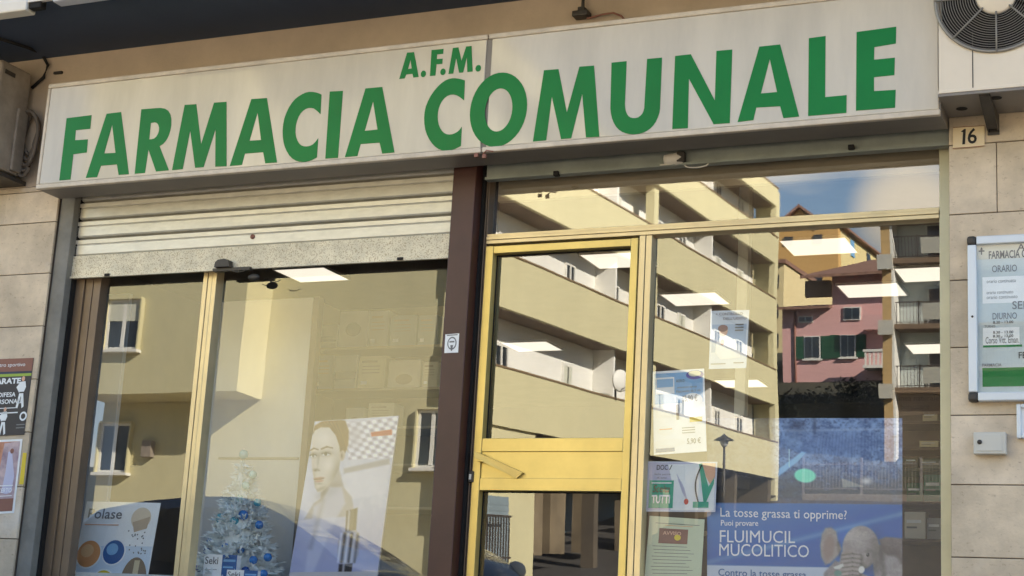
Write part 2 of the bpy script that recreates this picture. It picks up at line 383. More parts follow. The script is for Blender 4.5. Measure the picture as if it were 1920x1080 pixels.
MB().bbox(XL+.002, jx1, .03, .26, -.15, 2.9, .006).build('jamb', GREYSTONE, bld)
mb = MB().box(-11, 4.5, .006, .5, 2.932, SOFZ+.2); mb.build('lintel', TAN, bld)
# balcony slab over the pavement
sl_y = PZ(24, 7, SOFZ).y
mb = MB().box(-14, 4.5, sl_y, .005, SOFZ, SOFZ+.22, SOFFIT); mb.box(-14, 4.5, sl_y-.03, sl_y-.001, SOFZ-.02, SOFZ+.30, WHITEMETAL)
mb.build('balcony_slab', SOFFIT, bld)
UPW = mat('upper_wall_plaster', s3(190, 170, 140), .85, var=.08, scale=1)
mb = MB().box(-14, 30, .02, .5, SOFZ+.22, 12.4).box(-14, 30, .5, 11.6, 11.9, 12.4).box(-14, -11, 0, .5, -.15, SOFZ+.2).box(4.5, 30, 0, .5, -.3, SOFZ+.22).box(-14, -13.6, .5, 11.5, -.3, 12.4).box(29.5, 30, .5, 11.5, -.3, 11.9).box(-13.6, 29.5, 11.3, 11.6, -.3, 11.9)
mb.build('upper_wall', UPW, bld)  # unseen; height and length shaped to keep the sun off the front
CEIL = mat('brown_ceiling', s3(120, 100, 92), .8); FLOOR = mat('dark_tile_floor', s3(96, 84, 76), .5)  # the ceiling's brown is its own base colour
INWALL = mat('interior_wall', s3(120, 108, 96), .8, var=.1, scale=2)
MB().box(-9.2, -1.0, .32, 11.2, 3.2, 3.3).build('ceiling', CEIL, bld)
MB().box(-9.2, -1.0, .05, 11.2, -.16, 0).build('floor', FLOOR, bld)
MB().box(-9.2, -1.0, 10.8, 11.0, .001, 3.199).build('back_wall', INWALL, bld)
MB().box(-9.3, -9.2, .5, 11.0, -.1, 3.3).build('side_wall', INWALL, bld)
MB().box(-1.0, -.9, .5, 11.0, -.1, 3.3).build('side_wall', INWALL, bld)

# --- frames
FY = .145            # front face of the frames
def xa(px, py, y=FY): return P(px, py, y).x
def za(px, py, y=FY): return P(px, py, y).z
Z0 = 0.02
bL0, bL1 = xa(107, 950), xa(140, 950)
mull0, mull1 = xa(329, 1040), xa(362, 1040) + .004
mull0, mull1 = xa(354.5, 787), xa(380, 787)
pil0, pil1 = xa(821.5, 755, .03), xa(866, 755, .03)
shx0, shx1 = xa(133, 480, .1), xa(851, 400, .1)
def profile(mb, x0, x1, z0, z1, m, grooves=2, y0=FY, y1=GY+.03):
    """upright aluminium section with grooves along its face"""
    w_ = (x1-x0)/(grooves+1)
    for k in range(grooves+1):
        mb.bbox(x0+k*w_+(.0015 if k else 0), x0+(k+1)*w_-(.0015 if k < grooves else 0), y0+(.004 if k % 2 else 0), y1, z0, z1, .0025, m)
    mb.box(x0+.004, x1-.004, y0+.012, y1-.004, z0+.004, z1-.004, BLACK)
# display window (left)
win = MB()
profile(win, jx1+.012, bL0+.02, Z0, 2.9, BRONZE, 0, .13); profile(win, bL0+.021, bL1, Z0, 2.9, BRONZE, 1)
profile(win, mull0, mull1, Z0, 2.9, GOLDP, 2)
profile(win, pil0-.03, pil0+.02, Z0, 2.9, BRONZE, 0, .16)
win.box(bL1+.001, mull0-.001, FY, GY+.03, Z0, .12, GOLDP); win.box(mull1+.001, pil0-.031, FY, GY+.03, Z0, .12, GOLDP)
wo_ = win.build('display_window', GOLDP, bld)
def pane(x0, x1, z0, z1, m, parent, name='glass_pane', y=GY):
    mb = MB(); v = [(x0,y,z0),(x1,y,z0),(x1,y,z1),(x0,y,z1),(x0,y+.006,z0),(x1,y+.006,z0),(x1,y+.006,z1),(x0,y+.006,z1)]
    mb.add(v, [(0, 1, 2, 3)], m); mb.add(v, [(7, 6, 5, 4), (0, 4, 5, 1), (1, 5, 6, 2), (2, 6, 7, 3), (3, 7, 4, 0)], CLEAR)
    return mb.build(name, m, parent)
pane(bL1-.01, mull0+.01, .1, 2.9, GL_L, wo_); pane(mull1-.01, pil0-.02, .1, 2.9, GL_L, wo_)
# door and side window (right)
ztb, ztt = za(1035, 433) - .0, za(1035, 433)
ztt = (za(908, 441.5)+za(1777, 385))/2; ztb = (za(908, 459)+za(1778, 407))/2
dL, dR = xa(893.5, 780), xa(1188, 700); gL, gR = xa(908, 780), xa(1174.5, 700)
fL = pil1 + .02; sR = xa(1213, 700); wR = xa(1763, 760); eR = XR + .004
fr = MB()
profile(fr, fL, dL-.004, Z0, 2.9, BRONZE, 1)
profile(fr, dR+.004, sR, Z0, ztb-.001, GOLDP, 1)
profile(fr, wR, eR, Z0, 2.95, GOLDG, 0)
for (a, b, o) in ((ztb, ztb+(ztt-ztb)*.36, 0), (ztb+(ztt-ztb)*.38, ztb+(ztt-ztb)*.7, -.006), (ztb+(ztt-ztb)*.72, ztt, .004)):
    fr.bbox(dL-.003, wR-.001, FY-.004+o, GY+.03, a, b, .002, GOLDP)
fr.box(sR+.001, wR-.001, FY, GY+.03, Z0, .12, GOLDP)
fro = fr.build('shopfront_frame', GOLDP, bld)
pane(sR-.01, wR+.01, .1, ztb+.01, GL_R, fro); pane(dL-.002, wR+.01, ztt-.01, 3.1, GL_T, fro, 'transom_pane')
pz = (P(1000, 386, .27).z+P(1740, 312, .27).z)/2
MB().bbox(dL, wR, .26, .30, pz, 3.15, .004).build('reflection_board', mat('beige_reflection', s3(160, 146, 124), .7), bld)  # added beige board standing in for the sign underside reflected in the transom
# door leaf
zdT = (za(914, 465)+za(1199, 444))/2; zgT = (za(922, 477)+za(1184, 461))/2
zr = [za(1035, y) for y in (821.5, 847, 897, 921)]
dr = MB(); DY = FY-.012
dr.bbox(dL, gL, DY, GY+.02, .03, zdT, .003).bbox(gR, dR, DY, GY+.02, .03, zdT, .003)
dr.bbox(gL+.0005, gR-.0005, DY+.002, GY+.02, zgT, zdT-.001, .003)
dr.bbox(gL+.0005, gR-.0005, DY+.002, GY+.02, zr[1], zr[0], .003).bbox(gL+.0005, gR-.0005, DY+.002, GY+.02, zr[3], zr[2], .003)
dr.box(gL+.0005, gR-.0005, DY+.012, GY+.012, zr[2]+.0005, zr[1]-.0005).bbox(gL+.0005, gR-.0005, DY+.002, GY+.02, .03, .16, .003)
door = dr.build('door', GOLD, bld)
pane(gL-.005, gR+.005, zr[0]-.005, zgT+.005, GL_R, door); pane(gL-.005, gR+.005, .15, zr[3]+.005, GL_R, door)
for (z0, z1) in ((zr[0], zgT), (.16, zr[3])):
    gk = MB(); g_ = .006
    gk.box(gL, gL+g_, GY-.012, GY-.001, z0, z1).box(gR-g_, gR, GY-.012, GY-.001, z0, z1).box(gL+g_, gR-g_, GY-.012, GY-.001, z0, z0+g_).box(gL+g_, gR-g_, GY-.012, GY-.001, z1-g_, z1); gk.build('gasket', BLACK, door)
hb = MB(); a0, a1 = P(890, 846, .085), P(890, 858, .085); b0, b1 = P(980, 886, .12), P(968, 897, .12)
hb.prism([a0, b0, b1, a1], (0, .035, 0)); hb.box(a0.x+.01, a0.x+.05, .1, DY+.01, a1.z-.02, a1.z+.02)
hb.build('push_handle', GOLD, door, normals=True)
lk = MB().bbox(xa(881, 893), xa(890, 893), DY-.012, DY+.01, za(886, 905), za(886, 884), .003, DARKMETAL).bbox(xa(883, 893), xa(887, 893), DY-.016, DY, za(886, 900), za(886, 890), .001, WHITEMETAL)
lk.build('lock_plate', DARKMETAL, door)
# brown pillar between the two openings
MB().bbox(pil0, pil1, .03, .35, -.1, 2.95, .006).build('pillar', BROWN, bld)
MB().box(pil1+.001, fL-.0005, .12, .35, 0, 2.95).build('shadow_gap', BLACK, bld)

# ------------------------------------------------------------------ roller shutters
sh = thing('roller_shutter', (shx0, .1, 2.3), 'half lowered galvanised roller shutter with speckled bottom rail over the display window', 'shutter')
mb = MB(); zb = za(480, 505, .1); zrail = za(480, 461, .1); pitch_ = za(480, 425, .1)-zrail
z = zrail
prof = []
while z < 3.05:
    prof += [(.098, z+.003), (.090, z+.012), (.090, z+pitch_*.56), (.095, z+pitch_*.61), (.090, z+pitch_*.66), (.088, z+pitch_*.86), (.096, z+pitch_*.90), (.13, z+pitch_*.94), (.13, z+pitch_*.97)]
    z += pitch_
vs = [(x, y, zz) for (y, zz) in prof for x in (shx0, shx1)]
mb.add(vs, [(2*i, 2*i+1, 2*i+3, 2*i+2) for i in range(len(prof)-1)])
mb.build('slat_curtain', GALV, sh)
mb = MB().bbox(shx0, shx1, .082, .106, zb, zrail, .004); mb.box(shx0, shx1, .07, .085, zb-.002, zb+.012)
mb.build('bottom_rail', SPECK, sh)
lock = MB(); c = P(423, 500, .07)
lock.prism([c+Vector((-.055, 0, -.012)), c+Vector((-.05, 0, .02)), c+Vector((-.03, 0, .036)), c+Vector((.02, 0, .04)), c+Vector((.05, 0, .03)), c+Vector((.058, 0, -.012))], (0, -.05, 0))
lock.box(c.x-.08, c.x+.2, .045, .08, c.z-.034, c.z-.014)
lock.sphere(P(476, 520, .09), .04, n=10, sq=(1.1, .6, .6))
lock.build('shutter_lock', DARKMETAL, sh, normals=True)
wl = MB(); cc = P(515, 524, .08)
wl.tube([cc+Vector((.045*math.cos(t), 0, .016*math.sin(t))) for t in [math.pi*(1+k/10) for k in range(11)]], .0022, n=6)
wl.build('wire_loop', DARKMETAL, sh); wl = MB(); c2 = P(448, 506, .02); wl.tube([c2+Vector((.05*math.cos(t), 0, .014*math.sin(t))) for t in [math.pi*(1+k/10) for k in range(11)]], .003, n=6)
wl.build('wire_loop', DARKMETAL, sh)
for q in ((203, 517), (752, 487)):
    c = P(*q, .08); MB().bbox(c.x-.02, c.x+.02, .06, .082, c.z-.006, c.z+.012, .003).build('stop_tab', BLACK, sh)
kh = MB(); k0 = P(474, 444, .09); kh.lathe([(.0, -.006), (.016, -.006), (.016, .01)], k0, 'y', 16, BROWNI); kh.build('keyhole', BROWNI, sh)
gb = MB().box(jx1+.001, max(jx1+.011, shx0-.001), .09, .26, 0, 2.95); gb.build('guide_channel', BLACK, sh)

hs = thing('rolled_shutter', (-2.8, .1, 2.85), 'rolled up grey shutter whose bottom bar shows above the door transom', 'shutter')
hz0, hz1 = (za(900, 342, .07)+za(1770, 269, .07))/2, (za(900, 306, .07)+za(1770, 238, .07))/2
hx0 = pil1+.05
MB().bbox(hx0, XR-.003, .07, .105, hz0+.012, 3.1, .004).box(hx0, XR-.003, .05, .11, hz0-.004, hz0+.011).build('bottom_bar', HOUSING, hs)
l2 = MB(); c = P(1262, 300, .05)
l2.lathe([(0, -.05), (.028, -.05), (.032, -.02), (.032, .0), (.036, .02), (.03, .06), (0, .06)], c+Vector((.0, .0, .005)), 'x', 14, WHITEMETAL)
l2.bbox(c.x+.03, c.x+.075, .02, .068, c.z-.02, c.z+.04, .004, DARKMETAL)
l2.build('bar_lock', DARKMETAL, hs)
l3 = MB()
for q in ((1045, 326), (1598, 277)):
    c = P(*q, .05); MB().bbox(c.x-.02, c.x+.012, .03, .068, c.z-.014, c.z+.014, .003).build('stop_block', BLACK, hs)
l4 = MB(); c = P(1306, 308, .045)
l4.tube([c+Vector((.07*math.cos(t), 0, .02*math.sin(t))) for t in [math.pi*(1+k/10) for k in range(11)]], .004, n=6); l4.tube([c+Vector((-.22, 0, .012)), c+Vector((-.12, 0, .014))], .005)
l4.build('cable_loop', WHITEMETAL, hs)

# ------------------------------------------------------------------ sign box
SY = -.28
sgn = thing('sign_box', (-4.2, SY, 2.8), 'long white light box sign reading A.F.M. FARMACIA COMUNALE in green capitals', 'sign')
ZB = (P(66.7, 357, SY).z + P(1761, 213, SY).z)/2; ZT = (P(100, 157.4, SY).z+P(1480, 0, SY).z)/2
SX0, SX1 = P(67, 357, SY).x, P(1763, 213, SY).x
SJ = P(908, 200, SY).x
mb = MB()
mb.box(SX0, SX1, SY+.012, -.035, ZB+.004, ZT-.004)
mb.build('sign_case', SIGNUNDER, sgn)
for x0, x1 in ((SX0, SJ-.004), (SJ+.004, SX1)):
    MB().bbox(x0+.02, x1-.008, SY+.004, SY+.03, ZB+.035, ZT-.03, .004).build('face_panel', SIGNFACE, sgn)
    t = MB()
    t.bbox(x0, x1, SY-.006, SY+.03, ZB, ZB+.032, .006).bbox(x0, x1, SY-.006, SY+.03, ZT-.03, ZT, .006)
    if x0 == SX0: t.bbox(x0-.002, x0+.02, SY-.004, SY+.03, ZB+.031, ZT-.029, .006)
    t.build('trim', SIGNTRIM, sgn)
let = MB(); LY = SY-.001
def L6(pts, ox, oy): return [(ox+x/6, oy+y/6) for x, y in pts]
def ell(cx, cy, a, b, c_, n=40): return [(cx+a*math.cos(t), cy+b*math.cos(t)+c_*math.sin(t)) for t in [2*math.pi*k/n for k in range(n)]]
A, B, C_, D_, E_, F_ = (100, 180), (420, 150), (740, 70), (780, 120), (1080, 80), (1380, 40)
GLY = [
 [L6([(150,250),(430,215),(415,368),(252,385),(243,498),(388,488),(376,636),(225,655),(192,940),(67,950)], *A)],
 [L6([(600,200),(762,180),(850,880),(735,888),(715,770),(535,785),(492,912),(365,922)], *A), L6([(662,320),(700,640),(572,645)], *A)],
 [L6([(990,150),(1150,137),(1210,135),(1255,142),(1292,165),(1316,205),(1327,260),(1326,330),(1315,390),(1295,450),(1268,500),(1235,538),(1195,565),(1300,835),(1155,850),(1070,600),(1030,865),(915,875)], *A),
  L6([(1097,303),(1140,297),(1163,303),(1180,322),(1190,355),(1189,390),(1178,425),(1158,458),(1135,478),(1105,486),(1078,488)], *A)],
 [L6([(1478,100),(1608,92),(1662,545),(1808,75),(1948,65),(1948,790),(1822,795),(1825,370),(1690,800),(1595,808),(1540,385),(1455,822),(1335,835)], *A)],
 [L6([(308,215),(483,203),(596,928),(465,937),(440,812),(235,828),(200,955),(65,968)], *B), L6([(378,365),(417,675),(287,683)], *B)],
 [L6([(1097,165),(1070,151),(1040,141),(1000,134),(960,133),(920,141),(880,160),(838,185),(800,215),(762,260),(730,310),(702,370),(680,430),(666,500),(660,570),(662,640),(670,700),(684,752),(705,800),(735,850),(770,885),(805,906),(840,918),(880,922),(920,920),(955,912),(990,900),(1045,870),(1060,655),(1030,695),(1000,725),(965,742),(930,748),(897,745),(870,735),(845,712),(825,680),(810,637),(803,590),(804,545),(810,500),(822,455),(840,410),(862,375),(890,345),(920,325),(950,315),(982,314),(1010,320),(1050,350),(1085,385)], *B)],
 [L6([(1190,130),(1338,122),(1282,875),(1140,885)], *B)],
 [L6([(1592,95),(1780,78),(1918,815),(1780,828),(1750,705),(1537,720),(1500,855),(1360,868)], *B), L6([(1677,238),(1727,557),(1583,572)], *B)],
 [L6([(140,172),(218,167),(270,445),(210,453),(200,410),(130,418),(112,462),(52,468)], *C_), L6([(178,250),(192,350),(150,357)], *C_)],
 [L6(ell(323,411,29,-6,37,20), *C_)],
 [L6([(415,143),(550,130),(545,185),(478,192),(474,245),(540,240),(535,298),(470,303),(458,430),(397,435)], *C_)],
 [L6(ell(543,388,30,-6,37,20), *C_)],
 [L6([(655,120),(718,113),(752,265),(805,103),(865,97),(877,385),(818,390),(812,220),(770,395),(725,398),(692,230),(658,408),(605,412)], *C_)],
 [L6(ell(940,348,31,-6,37,20), *C_)],
 [L6([(550,185),(515,173),(480,165),(445,160),(410,160),(370,168),(330,185),(284,218),(240,260),(200,308),(165,360),(135,418),(110,480),(97,545),(92,610),(95,675),(105,740),(124,797),(150,850),(180,893),(215,930),(252,956),(290,972),(330,977),(370,975),(405,967),(440,955),(505,922),(515,705),(495,735),(470,760),(440,778),(410,790),(377,794),(345,790),(316,775),(290,750),(270,717),(255,680),(246,637),(243,590),(246,545),(255,500),(270,458),(290,420),(318,386),(350,360),(385,346),(420,343),(456,352),(490,370),(540,410)], *D_)],
 [L6(ell(928,514,322,-60,414), *D_), L6(ell(930,517,155,-38,240), *D_)],
 [L6([(1440,70),(1603,58),(1697,545),(1838,30),(2003,18),(2062,818),(1912,827),(1870,335),(1745,835),(1632,845),(1528,365),(1465,858),(1315,872)], *D_)],
 [L6([(400,225),(570,208),(550,690),(553,735),(560,770),(573,800),(590,825),(613,841),(640,848),(670,848),(700,840),(725,822),(745,800),(758,773),(768,740),(800,183),(968,168),(945,740),(937,790),(920,840),(898,888),(870,930),(838,962),(800,990),(757,1012),(710,1025),(660,1032),(610,1030),(563,1021),(520,1005),(483,980),(450,945),(424,900),(405,850),(393,797),(387,740)], *E_)],
 [L6([(1115,150),(1292,130),(1562,650),(1580,93),(1758,77),(1730,905),(1548,918),(1270,405),(1258,962),(1083,972)], *E_)],
 [[(1423.7,87.5),(1462.8,83.3),(1498.5,218.5),(1468.9,221.5),(1462.8,199.2),(1418,201.7),(1412.6,225.2),(1383,228.9)], L6([(380,425),(462,795),(280,812)], *F_)],
 [L6([(820,190),(1008,165),(1003,852),(1245,830),(1242,1030),(812,1065)], *F_)],
 [L6([(1357,120),(1803,60),(1798,250),(1557,290),(1553,432),(1788,408),(1782,605),(1552,628),(1553,785),(1797,770),(1790,972),(1350,1005)], *F_)],
]
for g in GLY: outline(g, SY+.0025, .002, GREEN, let)
let.build('lettering', GREEN, sgn)
cl = MB()
for q in ((893, 291), (908, 293)):
    c = P(*q, SY-.01); cl.bbox(c.x-.012, c.x+.012, SY-.016, SY, c.z-.012, c.z+.012, .002)
cl.tube([P(905, 290, SY-.012), P(912, 282, SY-.02), P(925, 284, SY-.012)], .004)
cl.build('trim_clip', BROWNI, sgn)

# ------------------------------------------------------------------ things fixed to the facade
# air conditioner over number 16
AY = -.36
ac = thing('air_conditioner', (P(1850, 100, AY).x, AY, P(1850, 180, AY).z), 'white outdoor air conditioner with round fan grille on a bracket above house number 16', 'air conditioner')
ax0 = P(1758.5, 120, AY).x; az0 = P(1800, 171, AY).z; ax1 = ax0+.86; az1 = az0+.66
ACW = mat('ac_white', s3(226, 214, 196), .4, var=.05, scale=3)
xs_ = P(1824, 120, AY).x
gc = P(1868, -8, AY); gr_ = P(1868, 97, AY); GR = (gc-gr_).length
mb = MB()
def plate_with_hole(x0, x1, z0, z1, cx, cz, r, y, m):
    n = 48; ring = [(cx+r*math.cos(2*math.pi*k/n), cz+r*math.sin(2*math.pi*k/n)) for k in range(n)]
    def edge(k):
        a = 2*math.pi*k/n; dx, dz = math.cos(a), math.sin(a); t = 1e9
        if dx > 1e-6: t = min(t, (x1-cx)/dx)
        if dx < -1e-6: t = min(t, (x0-cx)/dx)
        if dz > 1e-6: t = min(t, (z1-cz)/dz)
        if dz < -1e-6: t = min(t, (z0-cz)/dz)
        return (cx+dx*t, cz+dz*t)
    out = [edge(k) for k in range(n)]
    for k in range(n):
        j = (k+1) % n
        q = [ring[k], out[k], out[j], ring[j]]
        # corner of the rectangle between two spokes
        if abs(out[k][0]-out[j][0]) > 1e-6 and abs(out[k][1]-out[j][1]) > 1e-6:
            cxr = x1 if max(out[k][0], out[j][0]) > x1-1e-6 else x0; czr = z1 if max(out[k][1], out[j][1]) > z1-1e-6 else z0
            q = [ring[k], out[k], (cxr, czr), out[j], ring[j]]
        mb.add([(a, y, b) for a, b in q], [tuple(range(len(q)))], m)
plate_with_hole(ax0, ax1, az0, az1, gc.x, gc.z, GR, AY, ACW)
mb.lathe([(GR, 0), (GR, .14)], (gc.x, AY, gc.z), 'y', 48, ACW)
mb.box(ax0, ax0+.004, AY, -.07, az0, az1).box(ax1-.004, ax1, AY, -.07, az0, az1).box(ax0, ax1, AY+.001, -.07, az0, az0+.004, DARKMETAL).box(ax0, ax1, AY+.001, -.07, az1-.004, az1).box(ax0, ax1, -.075, -.07, az0, az1)
mb.box(xs_-.003, xs_+.002, AY-.002, AY+.002, az0, gc.z-GR*.6, DARKMETAL)
mb.bbox(ax0, ax1, AY-.006, AY+.002, az0-.006, az0+.012, .003)
mb.build('casing', ACW, ac)
g = MB()
for k in range(17):
    r = GR*(.34+.66*k/16)
    g.tube([Vector((gc.x+r*math.cos(t), AY-.012+.03*(r/GR-.6)**2, gc.z+r*math.sin(t))) for t in [2*math.pi*i/48 for i in range(49)]], .0017 if k < 16 else .009, n=5, caps=False)
for k in range(8):
    t = math.pi/2+k*math.pi/4+.0; g.tube([Vector((gc.x+r*math.cos(t), AY-.017, gc.z+r*math.sin(t))) for r in (GR*.3, GR*1.02)], .005, n=6)
g.build('fan_grille', mat('grille_wire', s3(150, 146, 140), .45, metal=.3), ac)
hbm = MB().lathe([(0, -.02), (GR*.30, -.018), (GR*.33, -.01), (GR*.33, .01), (0, .01)], (gc.x, AY, gc.z), 'y', 32); hbm.build('hub_cap', ACW, ac)
fb = MB().lathe([(0, .03), (GR*.3, .03), (GR*.3, .1), (0, .1)], (gc.x, AY, gc.z), 'y', 20)
for k in range(3):
    t = k*2*math.pi/3+.4; u = Vector((math.cos(t), 0, math.sin(t))); v = Vector((-math.sin(t), 0, math.cos(t))); o = Vector((gc.x, AY+.07, gc.z))
    fb.prism([o+u*GR*.25-v*.04, o+u*GR*.92-v*.12, o+u*GR*.94+v*.1+Vector((0, .05, 0)), o+u*GR*.25+v*.06+Vector((0, .03, 0))], (0, .004, 0))
fb.lathe([(0, .12), (GR, .12)], (gc.x, AY, gc.z), 'y', 32, BLACK)
fb.build('fan_blade', BLACK, ac)
br = MB()
br.box(ax0+.0, ax1+.3, AY-.004, -.03, az0-.022, az0-.008, SIGNUNDER)
for q in (.09, .28, .62): br.lathe([(.0, -.0245), (.03, -.0245)], (ax0+q, AY+.08+.12*(q < .2), az0), 'z', 14, BLACK)
bx = P(1845, 180, AY).x; BD = az0-P(1856, 246, -.03).z
br.prism([(bx-.028, AY+.01, az0-.023), (bx-.028, -.01, az0-.023), (bx-.028, -.01, az0-BD), (bx-.028, -.05, az0-BD)], (.007, 0, 0)).prism([(bx+.022, AY+.01, az0-.023), (bx+.022, -.01, az0-.023), (bx+.022, -.01, az0-BD), (bx+.022, -.05, az0-BD)], (.007, 0, 0))
br.quad((bx-.021, AY+.02, az0-.03), (bx+.022, AY+.02, az0-.03), (bx+.022, -.05, az0-BD+.005), (bx-.021, -.05, az0-BD+.005), DARKMETAL)
br.box(bx-.03, bx+.03, -.012, -.004, az0-BD-.015, az0-.02)
br.build('wall_bracket', DARKMETAL, ac, normals=True)

# air conditioner at the left end
ac2 = thing('air_conditioner', (-7.9, -.3, 3.0), 'grimy beige outdoor air conditioner at the left end with coiled hose behind', 'air conditioner')
BEIGE = mat('dirty_beige_casing', s3(150, 138, 124), .6, var=.22, scale=7)
c0 = P(48, 240, -.05); lx1 = c0.x; lz0 = P(33, 333, -.05).z; lz1 = P(55, 140, -.05).z
mb = MB().bbox(lx1-.85, lx1, -.36, -.05, lz0, lz1, .018); mb.build('casing', BEIGE, ac2)
mb = MB().bbox(lx1-.002, lx1+.02, -.16, -.055, lz0+.02, lz0+(lz1-lz0)*.62, .01); mb.bbox(lx1-.001, lx1+.006, -.32, -.22, lz1-.09, lz1-.06, .002, DARKMETAL)
mb.build('valve_cover', BEIGE, ac2)
MB().box(lx1-.8, lx1+.02, -.34, 0, lz0-.05, lz0-.02).box(lx1-.1, lx1-.05, -.34, -.3, lz0-.05, lz0).build('wall_bracket', DARKMETAL, ac2)
hose = MB(); hc = P(58, 252, -.03)
for j in range(5):
    r = .075+.012*j
    hose.tube([hc+Vector((r*.75*math.cos(t), .01*math.sin(3*t)-.02*j/2, -.02*j+r*1.9*math.sin(t))) for t in [2*math.pi*k/28 for k in range(29)]], .014, n=7, caps=False)
hose.build('hose_coil', mat('grey_hose', s3(104, 94, 84), .7, var=.2), ac2)
cab = MB(); cab.tube([P(60, 165, -.01), P(82, 145, -.015), P(90, 122, -.02), P(78, 100, -.03), Vector((P(60, 90, -.2).x, -.25, SOFZ-.02)), Vector((P(5, 70, -.4).x, -.45, SOFZ-.02))], .012, n=7)
cab.build('black_cable', BLACK, None, 'black cable rising from the left air conditioner to the dark soffit', 'cable')

# lamps under the soffit (long white battens), seen at the top left
fl = thing('ceiling_lamp', PZ(40, 30, SOFZ), 'white batten lamp with a black end socket under the soffit at top left', 'lamp')
q0 = PZ(58, 17, SOFZ-.05); 
MB().bbox(q0.x-1.3, q0.x, q0.y-.05, q0.y+.05, SOFZ-.075, SOFZ-.001, .01).build('batten', WHITEMETAL, fl)
MB().bbox(q0.x+.001, q0.x+.10, q0.y-.03, q0.y+.03, SOFZ-.06, SOFZ-.001, .008).build('end_socket', BLACK, fl)
q1 = PZ(112, 3, SOFZ-.05)
fl2 = thing('ceiling_lamp', (q1.x+.6, q1.y, SOFZ), 'bluish white batten lamp cut by the top edge of the photo', 'lamp')
MB().bbox(q1.x, q1.x+1.2, q1.y-.07, q1.y+.02, SOFZ-.08, SOFZ-.001, .01).build('batten', mat('bluish_white', s3(196, 200, 214), .4), fl2)
# conduit and clamp above the sign
cp_ = thing('conduit', P(1090, 20, -.02), 'thin dark conduit with a clamp and loose cable above the sign', 'conduit')
c = P(1092, 30, -.03)
MB().tube([(c.x, -.03, c.z+.0), (c.x, -.03, SOFZ)], .011).build('pipe', DARKMETAL, cp_)
MB().bbox(c.x-.05, c.x+.05, -.08, -.005, c.z-.015, c.z+.02, .006).bbox(c.x-.022, c.x+.022, -.06, -.01, c.z+.02, c.z+.05, .004).build('clamp', DARKMETAL, cp_)
MB().tube([P(1100, 35, -.04), P(1130, 27, -.03), P(1150, 24, -.05), P(1165, 30, -.04), P(1172, 38, -.06)], .006).build('loose_cable', BROWNI, cp_)
# nail / hole marks
MB().bbox(P(102, 137).x, P(117, 137).x, -.012, .01, P(110, 139).z, P(110, 134.5).z, .002).build('wall_hook', DARKMETAL, None, 'small dark hook in the tan wall above the left end of the sign', 'hook')

# house number
hn = thing('house_number_plate', P(1815, 258), 'cream tile with black number 16 below the air conditioner', 'house number')
cs = [(1787, 238.5), (1846, 235), (1846, 274), (1786.5, 279)]
s = sheet_px(cs, -.012); mb = MB(); s.card(mb, mat('cream_tile', s3(224, 204, 166), .3, var=.06)); s.rect(mb, .0, .0, 1, .03, BROWNI, .5); s.rect(mb, 0, .97, 1, 1, BROWNI, .5)
mb.build('tile', None, hn)
mb = MB(); s.poly(mb, [(.25, .24), (.36, .12), (.41, .12), (.39, .84), (.30, .84), (.32, .27)], INKB, 2); s.text(mb, '6', .47, .1, .76, .84, INKB, bold=.015); mb.build('lettering', INKB, hn)

# notice board (pharmacy hours)
nb = thing('notice_board', P(1870, 600), 'white framed glazed notice board with pharmacy opening hours and a green stripe', 'notice board')
n0, n1 = P(1815, 600, -.05), P(2060, 600, -.05); nzT, nzB = P(1830, 443, -.05).z, P(1830, 752, -.05).z
FWM = mat('white_aluminium', s3(214, 220, 226), .35, metal=.2, var=.04)
mb = MB()
fw = P(1832, 600, -.05).x-n0.x
mb.bbox(n0.x, n0.x+fw, -.055, -.005, nzB+fw, nzT-fw, .006).bbox(n0.x+fw, n1.x, -.055, -.005, nzT-fw*1.0, nzT, .006).bbox(n0.x+fw, n1.x, -.055, -.005, nzB, nzB+fw, .006)
mb.build('frame', FWM, nb)
mb = MB().bbox(n0.x-.003, n0.x+fw, -.058, -.003, nzT-fw-.002, nzT+.003, .014); mb.build('corner_cap', DARKMETAL, nb)
MB().bbox(n0.x-.003, n0.x+fw, -.058, -.003, nzB-.003, nzB+fw+.002, .014).build('corner_cap', DARKMETAL, nb)
x0, x1, z0, z1 = n0.x+fw, n1.x, nzB+fw, nzT-fw
s = Sheet((x0, -.022, z1), (x1, -.022, z1), (x1, -.022, z0), (x0, -.022, z0))
def U(px, py):
    q = P(px, py, -.022); return (q.x-x0)/(x1-x0), (z1-q.z)/(z1-z0)
mb = MB(); s.card(mb, mat('board_paper', s3(196, 206, 208), .5, var=.08, scale=5)); s.rect(mb, 0, 0, 1, U(1835, 487)[1], flat('board_header', s3(206, 204, 190), .6))
g0 = U(1842, 690); g1 = U(1990, 723); s.rect(mb, g0[0], g0[1], 1, g1[1], GREEN)
a = U(1843, 615); b = U(1912, 646); s.rect(mb, a[0], a[1], b[0], b[1], WHITEP, 1); s.rect(mb, a[0], b[1], b[0]+.02, b[1]+.014, GREEN, 1.4)
a = U(1842, 520); b = U(1915, 567); s.rect(mb, a[0], a[1], b[0]+.2, b[1], WHITEP, 1)
mb.build('sheet', None, nb)
mb = MB()
def tx(t, ax, ay, bx, by, m=INKG, bold=.01):
    u0, v0 = U(ax, ay); u1, v1 = U(bx, by); s.text(mb, t, u0, v0, u1, v1, m, 2, bold)
tx('A.F.M.', 1907, 457, 1962, 468, INKB, .02); tx('FARMACIA COMUNALE', 1854, 471, 1983, 480, INKB, .02)
tx('ORARIO', 1860, 498, 1907, 509); tx('SERVIZIO', 1898, 565, 1985, 577); tx('DIURNO', 1861, 587, 1907, 598)
tx('Corso Vitt. Eman.', 1848, 632, 1911, 643); tx('FARMACIA', 1842, 682, 1878, 687); tx('FESTIVO', 1910, 660, 1968, 671, INKB)
